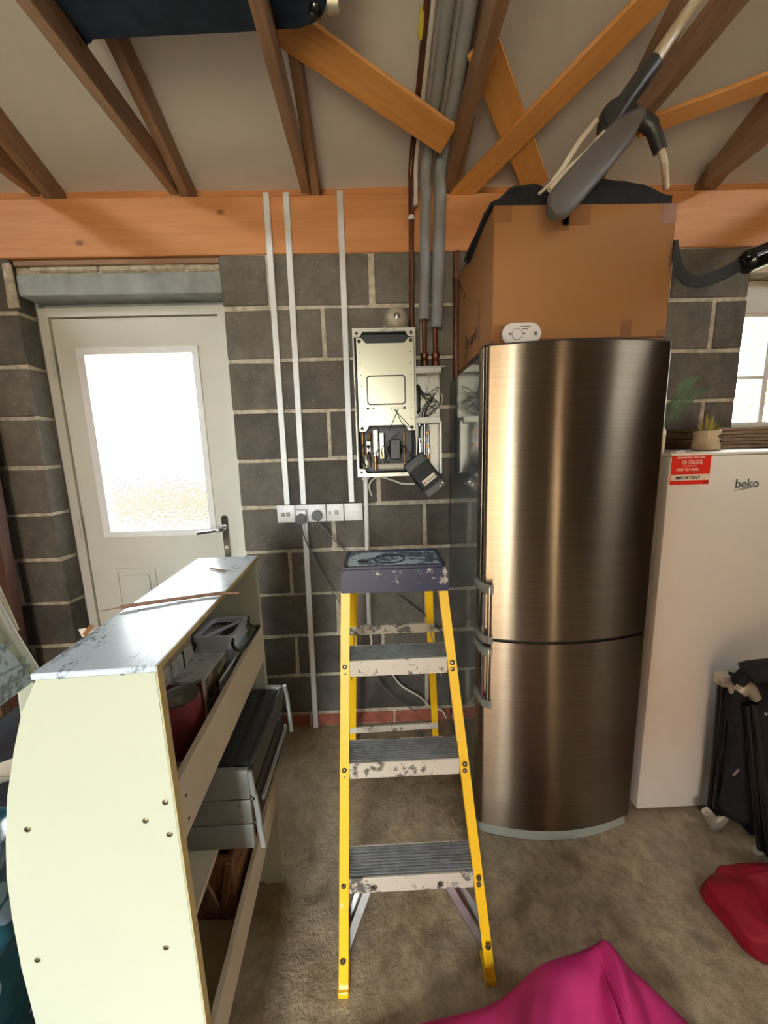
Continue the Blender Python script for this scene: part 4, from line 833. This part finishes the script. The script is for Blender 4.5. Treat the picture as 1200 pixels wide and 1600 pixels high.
# fabric body between the legs
bm = bmesh.new(); g = []; n_ = 14
left = [(1140, 1062), (1136, 1120), (1132, 1180), (1126, 1235), (1122, 1268), (1150, 1288), (1182, 1325)]
P = spline([Q(px, py, -0.68) for px, py in left], 5)
for i, p in enumerate(P):
    zz = p.z; row = []
    for k in range(n_+1):
        u = k/n_; x = p.x+0.015+(2.0-p.x)*u; y = -0.69-0.05*math.sin(u*3)-0.02*noise.noise(Vector((x*8, zz*8, 0)))
        row.append(bm.verts.new((x, y, max(0.02, zz-0.05*u))))
    g.append(row)
for i in range(len(g)-1):
    for k in range(n_): bm.faces.new((g[i][k], g[i][k+1], g[i+1][k+1], g[i+1][k]))
me = bm_mesh(bm, 'fabric_side', 70); fs = link('fabric_side', me, 'black_fabric', ct); sd = fs.modifiers.new('thickness', 'SOLIDIFY'); sd.thickness = 0.05; sd.offset = -1 if True else 1
tube('padded_rail', [Q(1152, 1066, -0.72), Q(1168, 1052, -0.73), Q(1190, 1048, -0.74), Q(1240, 1044, -0.75), Q(1330, 1040, -0.75)], [0.02]*8+[0.035]*25, 'black_fabric', ct, 14)
tube('zip_pull', [Q(1146, 1212, -0.76), Q(1155, 1202, -0.765)], 0.003, 'chrome', ct, 8)
tube('zip_pull', [Q(1196, 1116, -0.80), Q(1204, 1114, -0.80)], 0.004, 'chrome', ct, 8)
# ================================================================== CLOTHS ON THE FLOOR
def cushion(name, c, s, rz, mat, label, cat, amp=0.01):
    bm = bmesh.new(); bmesh.ops.create_icosphere(bm, subdivisions=5, radius=1)
    for v in bm.verts:
        d = v.co.normalized(); e = 0.38
        q = Vector([math.copysign(abs(x)**e, x) for x in d]); q = q/max(abs(x) for x in q) if False else q
        v.co = Vector((q.x*s[0], q.y*s[1], q.z*s[2]))
        v.co += d*amp*(noise.noise(v.co*9)+0.5*noise.noise(v.co*22)); v.co = Matrix.Rotation(rz, 3, 'Z') @ v.co; v.co += Vector(c); v.co.z = max(0.001, v.co.z)
    return tag(link(name, bm_mesh(bm, name, 80), mat), label, cat)
cushion('crimson_bundle', (1.435, -0.925, 0.042), (0.215, 0.10, 0.045), math.radians(0), 'crimson', 'crimson red cloth bundle on the floor at the right edge', 'cloth', 0.02)
# magenta cloth: ridge line seen from above, falling away behind and towards the viewer
ridge = [((560, 1640), 0.02), ((640, 1612), 0.03), ((700, 1592), 0.05), ((760, 1572), 0.09), ((800, 1545), 0.12), ((845, 1506), 0.16), ((900, 1486), 0.175), ((930, 1470), 0.20), ((943, 1462), 0.215), ((956, 1476), 0.20), ((982, 1504), 0.18), ((1010, 1530), 0.15), ((1045, 1566), 0.11), ((1078, 1602), 0.07), ((1110, 1650), 0.03)]
RP = spline([at(*p, z=h) for p, h in ridge], 6); bm = bmesh.new(); g = []
for i, p in enumerate(RP):
    u = i/(len(RP)-1); row = [Vector((p.x, p.y+0.02, 0.0)), Vector((p.x, p.y+0.012, p.z*0.6)), p.copy()]
    crease = abs(u-0.575)
    for k in range(1, 22):
        t = k/21; w = 0.45*t
        fold = 0.035*math.sin(u*22+t*4)*math.sin(math.pi*min(1, t*1.5)) + 0.03*noise.noise(Vector((u*9, t*3, 2)))
        dip = -0.05*math.exp(-(crease/0.05)**2)*min(1, t*4)*(1-t)
        x = p.x+(0.55-p.x)*t*0.35; y = p.y-w; z = max(0.004, p.z*(1-0.55*t)+fold*0.9+dip*0.6+(0.05*math.sin(math.pi*t) if u < 0.5 else 0))
        wr = 0.008*noise.noise(Vector((u*26, t*7, 5)))-0.040*abs(noise.noise(Vector((u*14+t*5, t*4, 9))))+0.012
        row.append(Vector((x, y, max(0.004, z+wr*min(1, t*6)))))
    g.append([bm.verts.new(v) for v in row])
for i in range(len(g)-1):
    for k in range(len(g[0])-1): bm.faces.new((g[i][k], g[i][k+1], g[i+1][k+1], g[i+1][k]))
mg = tag(link('magenta_cloth', bm_mesh(bm, 'magenta_cloth', 80), 'magenta'), 'crumpled magenta cloth heaped on the floor in the foreground', 'cloth')
ss = mg.modifiers.new('smooth', 'SUBSURF'); ss.levels = 1; ss.render_levels = 1
sd = mg.modifiers.new('thickness', 'SOLIDIFY'); sd.thickness = 0.003
# ================================================================== SHELF UNIT
RZ = math.radians(2.6); SO = Vector((-0.126, -1.305, 0))
sh = thing('shelf_unit', SO, 'cream laminate shelf unit with a curved back edge, screwed end panel and front rails', 'shelf unit', rz=RZ)
sh['_off'] = (0, 0, 0)
out = [(0, 0.0), (0, 1.150), (-0.168, 1.150), (-0.196, 1.098), (-0.217, 1.038), (-0.240, 0.963), (-0.257, 0.883), (-0.268, 0.815), (-0.274, 0.737), (-0.278, 0.631), (-0.276, 0.488), (-0.268, 0.30), (-0.255, 0.0)]
ep = prism('end_panel', out, 0.0, 0.018, 'y', 'white_laminate', sh, 0.0012)
prism('panel_edging', [(0.0004, 0.0), (0.0004, 1.150), (0.0016, 1.150), (0.0016, 0.0)], 0.001, 0.017, 'y', 'laminate_edge', ep)
ft = prism('end_panel', out[:0]+[(0, 0.0), (0, 1.150), (-0.168, 1.150), (-0.196, 1.098), (-0.240, 0.963), (-0.268, 0.815), (-0.278, 0.631), (-0.268, 0.30), (-0.255, 0.0), (-0.235, 0.0), (-0.235, 0.014), (-0.062, 0.014), (-0.062, 0.0)], 0.562, 0.580, 'y', 'white_laminate', sh, 0.0012)
tp = box('top_board', (-0.172, -0.003, 1.150), (0.003, 0.583, 1.160), 'shelf_top', sh, 0.0015)
box('top_edging', (0.0032, -0.003, 1.150), (0.0045, 0.583, 1.160), 'laminate_edge', tp)
# curved back made of one bent board
bk_o = [(-0.168, 1.148), (-0.196, 1.098), (-0.217, 1.038), (-0.240, 0.963), (-0.257, 0.883), (-0.268, 0.815), (-0.274, 0.737), (-0.278, 0.631), (-0.276, 0.488), (-0.268, 0.30), (-0.258, 0.05)]
prism('back_board', [(x+0.004, z) for x, z in bk_o]+[(x+0.010, z) for x, z in bk_o[::-1]], 0.018, 0.562, 'y', 'white_laminate', sh)
for px, py in ((97, 1053), (192, 1050), (51, 1287), (228, 1281), (258, 1254), (265, 1304), (67, 1487), (260, 1479)):
    p = at(px, py, y=-1.306)-SO; sc = lathe('screw', [(0.0048, 0), (0.0048, 0.0012), (0.003, 0.002)], (p.x, 0.0005, p.z), 'screw', ep, 14, 'y')
    lathe('screw_recess', [(0.0022, 0), (0.0022, 0.0008)], (p.x, -0.0014, p.z), 'gasket', ep, 4, 'y')
r1 = box('front_rail', (-0.013, 0.018, 0.832), (0.0, 0.562, 0.942), 'rail_paint', sh, 0.001); r2 = box('front_rail', (-0.013, 0.018, 0.312), (0.0, 0.562, 0.408), 'rail_paint', sh, 0.001)
for y, z in ((0.035, 0.90), (0.035, 0.855), (0.548, 0.91)): lathe('screw', [(0.0025, 0), (0.0025, 0.001)], (0.0, y, z), 'gasket', r1, 8, 'x')
box('shelf_board', (-0.262, 0.018, 0.818), (-0.014, 0.562, 0.832), 'rail_paint', sh)
box('shelf_board', (-0.272, 0.018, 0.505), (-0.066, 0.562, 0.519), 'rail_paint', sh)
box('shelf_board', (-0.266, 0.018, 0.300), (-0.014, 0.562, 0.314), 'rail_paint', sh)
def shl(p): # world point -> shelf space
    return Matrix.Rotation(-RZ, 3, 'Z') @ (Vector(p)-SO)
# twig(s) on top
zt = 1.165
tag(tube('twig', [at(158, 955, z=zt+0.002), at(205, 946, z=zt+0.002), at(290, 934, z=zt), at(345, 927, z=zt), at(374, 927, z=zt+0.002)], [0.0012]*6+[0.004]*20+[0.002]*7, 'twig', None, 7), 'long thin brown stick lying across the white shelf top', 'stick')
tag(tube('twig', [at(328, 888, z=zt-0.002), at(340, 890, z=zt-0.002), at(353, 892, z=zt-0.002)], 0.0022, 'twig', None, 7), 'short dark twig at the far end of the white shelf top', 'stick')
# contents of the upper shelf
zs = 0.8325
cn = thing('red_can', (-0.222, -1.075, zs), 'tall reddish can with embossed lettering on the top shelf', 'can')
cc = (-0.225, -1.085, zs); lathe('can_body', [(0.038, 0), (0.042, 0.006), (0.042, 0.115), (0.039, 0.1225)], cc, 'can_red', cn, 32)
lathe('can_lid', [(0.039, 0.122), (0.0395, 0.127), (0.037, 0.127), (0.036, 0.1235), (0.001, 0.1235)], cc, 'alu', cn, 32)
lathe('ring_pull', [(0.012, 0.122), (0.012, 0.125)], (cc[0], cc[1]-0.008, cc[2]), 'chrome', cn, 14)
bm = bmesh.new()
for r in range(5):
    for q_ in range(3):
        a = math.radians(-62+q_*11+(r % 2)*3); p = Vector((cc[0]-math.sin(-a)*0.0422, cc[1]-math.cos(a)*0.0422, zs+0.104-r*0.011)); box_bm(bm, tuple(p-Vector((0.002, 0.002, 0.003))), tuple(p+Vector((0.002, 0.002, 0.003))))
link('embossed_marks', bm_mesh(bm, 'embossed_marks'), 'lilac', cn)
tag(lathe('red_can', [(0.034, 0), (0.037, 0.006), (0.037, 0.115), (0.033, 0.122)], (-0.262, -1.165, zs), 'can_red', None, 28), 'dark red can half hidden behind the screwed end panel', 'can')
gx = thing('packed_carton', (-0.262, -0.93, zs), 'grey-topped carton with a printed picture side behind the red can', 'box')
box('carton_top', (-0.325, -1.020, zs+0.108), (-0.205, -0.885, zs+0.116), 'paper', gx, 0.001); box('carton_body', (-0.323, -1.018, zs), (-0.2065, -0.887, zs+0.108), 'can_red', gx, 0.001)
box('picture_side', (-0.2065, -1.018, zs), (-0.2050, -0.887, zs+0.108), 'picture_card', gx); box('white_corner', (-0.2085, -1.0195, zs), (-0.2045, -1.013, zs+0.112), 'sticker_white', gx)
for k, (ya, yb, lab) in enumerate(((-1.115, -1.020, 'near'), (-1.012, -0.915, 'far'))):
    t = thing('wrapped_packet', (-0.30, (ya+yb)/2, zs+0.13), 'pale wrapped packet with a dark band under the shelf top, %s' % ('nearer the viewer' if k == 0 else 'beside the tub'), 'packet', 'two pale packets under the shelf top')
    box('packet_body', (-0.322, ya, zs+0.119), (-0.272, yb, zs+0.158), 'paper', t, 0.003); box('packet_lid', (-0.323, ya-0.001, zs+0.158), (-0.273, yb+0.001, zs+0.190), 'dome', t, 0.003)
    box('band', (-0.3235, ya+0.045, zs+0.1185), (-0.2705, ya+0.049, zs+0.1605), 'ink', t)
box('lower_carton', (-0.345, -1.115, zs), (-0.325, -0.90, zs+0.118), 'paper')
tag(bpy.data.objects['lower_carton'], 'dark narrow carton at the back of the shelf under the packets', 'box')
tag(box('lilac_bottle', (-0.300, -1.150, zs+0.06), (-0.272, -1.120, zs+0.165), 'lilac', None, 0.008, 2), 'small lilac bottle just behind the end panel', 'bottle')
# tub
tb = thing('plastic_tub', (-0.25, -0.82, zs), 'pale blue-white plastic tub with a slotted dark lid on the top shelf', 'tub')
def tubo(z, g=0.0): return rrect(-0.270-g, -0.862-g, -0.182+g, -0.752+g, 0.014)
def t_out(g): return rrect(-0.287-g, -0.880-g, -0.185+g, -0.762+g, 0.016)
prism('tub_wall', t_out(0), zs, zs+0.150, 'z', 'tub', tb, 0, 40, hole=t_out(-0.003)); prism('tub_rim', t_out(0.004), zs+0.138, zs+0.153, 'z', 'tub', tb, 0, 40, hole=t_out(-0.006)); prism('rim_bead', t_out(0.003), zs+0.112, zs+0.116, 'z', 'tub', tb, 0, 40, hole=t_out(-0.002))
prism('dark_lid', t_out(-0.004), zs+0.136, zs+0.141, 'z', 'black_matte', tb)
bar('lid_rib', (-0.272, -0.870, zs+0.145), (-0.20, -0.775, zs+0.145), 0.012, 0.006, 'tub', tb)
bars = [((-0.280, -0.855+0.007*i, zs+0.1412), (-0.230, -0.852+0.007*i, zs+0.1422)) for i in range(10)]
boxes('slot_bars', bars, 'paper', tb)
# black rail handle on a translucent bin
bn = thing('clear_bin', (-0.22, -0.76, zs), 'translucent grey bin with a black rail handle at the far end of the shelf', 'bin')
bin_o = rrect(-0.300, -0.756, -0.166, -0.748+0.0, 0.003)
prism('bin_wall', rrect(-0.178, -1.0, -0.172, -0.752, 0.002), zs, zs+0.10, 'z', 'tub', bn)
hb = tube('rail_handle', [at(369, 1041, x=-0.158), at(408, 972, x=-0.158)], 0.0052, 'black_gloss', bn, 10)
tube('handle_bracket', [at(364, 999, x=-0.175), at(364, 1008, x=-0.165), at(371, 1016, x=-0.158), at(384, 1014, x=-0.158)], 0.0042, 'black_gloss', bn, 8); tube('handle_bracket', [at(389, 965, x=-0.175), at(388, 972, x=-0.165), at(394, 978, x=-0.158), at(404, 977, x=-0.158)], 0.004, 'black_gloss', bn, 8)
# folded metal platform on the middle shelf
PZ = 0.742; PY0, PY1 = -1.05, -0.742; PXR = -0.099
pf_ = thing('folding_platform', (-0.2, -0.89, 0.519), 'folded grey metal hop-up platform with a ribbed dark deck, pushed into the middle shelf', 'platform')
slab = [(0.519, 0.587), (0.589, 0.655), (0.657, 0.735)]
dk = box('deck', (-0.34, PY0+0.016, PZ-0.012), (PXR-0.008, PY1-0.016, PZ-0.004), 'tread_dark', pf_)
for i in range(5): box('deck_rib', (-0.315+0.042*i, PY0+0.016, PZ-0.004), (-0.287+0.042*i, PY1-0.016, PZ+0.001), 'tread_dark', dk, 0.001)
bm = bmesh.new()
for i in range(12):
    for x in (-0.225, -0.185): box_bm(bm, (x-0.002, PY0+0.05+0.019*i, PZ+0.001), (x+0.002, PY0+0.054+0.019*i, PZ+0.0018))
link('grip_dots', bm_mesh(bm, 'grip_dots'), 'alu', dk)
for z0, z1 in slab:
    box('end_plate', (-0.34, PY0, z0), (PXR-0.012, PY0+0.014, z1), 'tin_grey', pf_, 0.003, 2)
box('far_plate', (-0.34, PY1-0.015, PZ-0.05), (PXR-0.004, PY1, PZ+0.006), 'tin_grey', pf_, 0.003, 2)
box('side_beam', (PXR-0.012, PY0+0.014, 0.675), (PXR-0.004, PY1-0.01, PZ+0.002), 'tread_dark', pf_, 0.002); box('side_beam', (PXR-0.012, PY0+0.014, 0.56), (PXR-0.006, PY1-0.01, 0.66), 'gasket', pf_, 0.002)
box('side_beam', (PXR-0.004, PY0+0.05, 0.60), (PXR+0.004, PY1-0.01, 0.618), 'tin_grey', pf_, 0.002)
for (z0, z1, x) in ((0.66, PZ-0.005, PXR-0.010), (0.595, 0.672, PXR-0.003), (0.525, 0.60, PXR+0.001)):
    bar('folding_leg', (x+0.003, PY0-0.002, z1), (x+0.009, PY0-0.002, z0), 0.012, 0.010, 'tin_grey', pf_, Vector((0, 1, 0)))
for z in (0.672, 0.598): lathe('rivet', [(0.004, 0), (0.003, 0.004)], (PXR-0.006, PY0-0.004, z), 'chrome', pf_, 10, 'y')
for x, z in ((-0.137, 0.640), (-0.134, 0.612)): lathe('rivet', [(0.002, 0), (0.002, 0.001)], (x, PY0, z), 'gasket', pf_, 8, 'y')
tube('folding_leg', [(PXR+0.004, PY1-0.005, PZ+0.004), (PXR+0.010, PY1-0.004, 0.70), (PXR+0.018, PY1-0.02, 0.64), (PXR+0.020, PY1-0.02, 0.60)], 0.007, 'tin_grey', pf_, 8)
# brown wooden box low inside
wb = thing('wooden_crate', (-0.25, -0.95, 0.315), 'rough brown wooden crate on the bottom board of the shelf unit', 'crate')
for k in range(4): box('plank', (-0.335+0.042*k, -1.052, 0.316), (-0.295+0.042*k, -1.040, 0.498), 'wood_brown', wb, 0.002, 1, 0.0015)
for k in range(3): box('side_plank', (-0.182, -1.038, 0.318+0.061*k), (-0.170, -0.80, 0.375+0.061*k), 'wood_brown', wb, 0.002, 1, 0.001)
box('crate_base', (-0.33, -1.038, 0.316), (-0.182, -0.80, 0.326), 'wood_brown', wb); box('plank', (-0.335, -0.80, 0.316), (-0.170, -0.79, 0.498), 'wood_brown', wb); box('side_plank', (-0.337, -1.038, 0.318), (-0.327, -0.80, 0.498), 'wood_brown', wb)
bar('batten', (-0.262, -1.057, 0.49), (-0.205, -1.057, 0.33), 0.008, 0.022, 'wood_truss', wb, Vector((1, 0, 0.3)))
bar('batten', (-0.175, -1.057, 0.49), (-0.205, -1.057, 0.33), 0.008, 0.018, 'wood_brown', wb, Vector((1, 0, 0.3)))
# ================================================================== LEFT CLUTTER
pp = bar('timber_post', (-1.545, -0.12, 0.0), (-1.54, -0.05, 2.2), 0.09, 0.05, 'wood_dark', None, Vector((0, 1, 0))); tag(pp, 'dark brown timber post leaning against the left wall end', 'post')
wp = thing('white_panel_unit', (-0.75, -1.0, 0), 'pale blue-white panel with a tubular edge rail at the far left', 'panel')
def Lp(px, py, x=-0.62): return at(px, py, x=x)
def quadslab(name, pts, mat, par, t=0.014):
    bm = bmesh.new(); nrm = (pts[1]-pts[0]).cross(pts[3]-pts[0]).normalized()*t
    a = [bm.verts.new(p) for p in pts]; b_ = [bm.verts.new(p-nrm) for p in pts]; N = len(pts)
    for i in range(N): bm.faces.new((a[i], a[(i+1) % N], b_[(i+1) % N], b_[i]))
    bm.faces.new(a[::-1]); bm.faces.new(b_); return link(name, bm_mesh(bm, name), mat, par)
quadslab('upper_panel', [Lp(-60, 975), Lp(0, 1010), Lp(22, 1037), Lp(-60, 1080)], 'shelf_top', wp)
quadslab('lower_panel', [Lp(-60, 1084), Lp(24, 1040), Lp(44, 1064), Lp(-60, 1140)], 'shelf_top', wp)
bar('edge_strip', Lp(-30, 968), Lp(46, 1064), 0.016, 0.028, 'white_laminate', wp)
tube('edge_rail', [Lp(-20, 930), Lp(12, 985), Lp(54, 1052)], 0.012, 'white_plastic', wp, 12); tube('thin_rail', [Lp(-10, 905), Lp(8, 945), Lp(26, 985)], 0.005, 'cream_tube', wp, 8)
for px, py in ((1, 1006), (24, 1031), (32, 1042)): 
    p = Lp(px, py); lathe('washer', [(0.006, -0.002), (0.006, 0.002)], (p.x+0.016, p.y, p.z), 'alu', wp, 12, 'x')
bar('support_leg', Vector((-0.70, -1.0, 0.0)), Vector((-0.66, -0.96, 0.95)), 0.03, 0.03, 'white_laminate', wp)
cushion('dark_filler_mass', (-0.82, -0.78, 0.36), (0.14, 0.14, 0.36), 0.2, 'black_fabric', 'dark mass added to fill the shadow behind the cream shelf unit', 'bag', 0.03)  # dark shape added to fill the shaded corner
cushion('wrapping_bundle', (-0.60, -1.28, 0.30), (0.16, 0.18, 0.30), 0.1, 'teal_wrap', 'glossy blue wrapping with pale dots, lower left beside the shelf', 'wrapping', 0.03)
w_ = at(-6, 1285, y=-1.22)
cushion('wrapping_bundle', (w_.x-0.08, -1.25, 0.70), (0.12, 0.10, 0.085), 0.3, 'teal_wrap', 'glossy teal wrapping higher up at the left edge of the photo', 'wrapping', 0.015)
p_ = at(16, 1412, y=-1.05)
fb = box('flattened_carton', (p_.x-0.05, -1.06, p_.z-0.03), (p_.x+0.06, -0.99, p_.z+0.02), 'card', None, 0.003, 1, 0.01); tag(fb, 'piece of torn brown carton between the blue wrappings at left', 'box')
wh = quadslab('white_sheet', [at(-60, 1245, y=-1.10), at(24, 1186, y=-1.05), at(30, 1214, y=-1.06), at(-60, 1216, y=-1.12)], 'sticker_white', None, 0.004); tag(wh, 'white paper sheet corner left of the shelf unit', 'paper')
lm = cushion('dark_filler_heap', (-0.80, -0.33, 0.37), (0.24, 0.23, 0.37), 0, 'black_matte', 'dark heap added to fill the shade between shelf unit and door', 'filler', 0.04)  # dark mass added where there is only shade; also carries the scraps
ps = thing('paper_scraps', tuple(at(140, 985, y=-0.55)), 'small scraps of white and brown card behind the shelf top', 'paper')
q0 = lambda px, py: at(px, py, y=-0.40)
quadslab('white_scrap', [q0(123, 983), q0(138, 981), q0(134, 996), q0(128, 994)], 'sticker_white', ps, 0.002); quadslab('brown_scrap', [q0(130, 990), q0(140, 976), q0(148, 977), q0(134, 996)], 'card', ps, 0.003); quadslab('white_scrap', [q0(138, 986), q0(160, 984), q0(160, 990), q0(136, 996)], 'sticker_white', ps, 0.002)
# ================================================================== DARK LUGGAGE IN THE ROOF
lu = thing('dark_blue_case', (-0.25, -0.8, 2.645), 'dark navy soft case lying across the roof ties at the upper left', 'case')
cu = [at(70, -40, z=2.68), at(120, 62, z=2.66), at(385, 46, z=2.66), at(500, 38, z=2.68), at(520, -40, z=2.70)]
bm = bmesh.new(); zt_ = 0.16
fy = at(250, 55, z=2.655).y
def L2(px, py): return at(px, py, z=2.652)
outl = [L2(146, 62), L2(136, 64), L2(132, 74), L2(118, 78), L2(104, 70), L2(96, 50), L2(84, 26), L2(70, -20), L2(40, -90), L2(540, -110), L2(516, 0), L2(505, 22), L2(494, 40), L2(470, 44), L2(380, 50), L2(250, 56)]
a = [bm.verts.new(p) for p in outl]; b_ = [bm.verts.new(p+Vector((0, -0.02, zt_))) for p in outl]; N = len(outl)
for i in range(N): bm.faces.new((a[i], a[(i+1) % N], b_[(i+1) % N], b_[i]))
bm.faces.new(a[::-1]); bm.faces.new(b_); bmesh.ops.bevel(bm, geom=bm.edges[:], offset=0.008, segments=2, affect='EDGES')
link('case_shell', bm_mesh(bm, 'case_shell', 40), 'navy_fabric', lu)
p = L2(122, 62); lathe('corner_wheel', [(0.022, -0.02), (0.028, -0.012), (0.028, 0.012), (0.022, 0.02)], (p.x, p.y-0.01, p.z+0.005), 'black_gloss', lu, 18, 'x')
p = L2(500, 30); lathe('corner_wheel', [(0.018, -0.015), (0.022, -0.01), (0.022, 0.01), (0.018, 0.015)], (p.x-0.01, p.y-0.02, p.z+0.01), 'black_gloss', lu, 16, 'x')
lathe('wheel_housing', [(0.02, -0.015), (0.02, 0.015)], tuple(L2(520, 5)), 'zinc', lu, 14, 'x')
# clean helper properties
for o in S.objects:
    for k in ('_off', '_rot'):
        if k in o: del o[k]
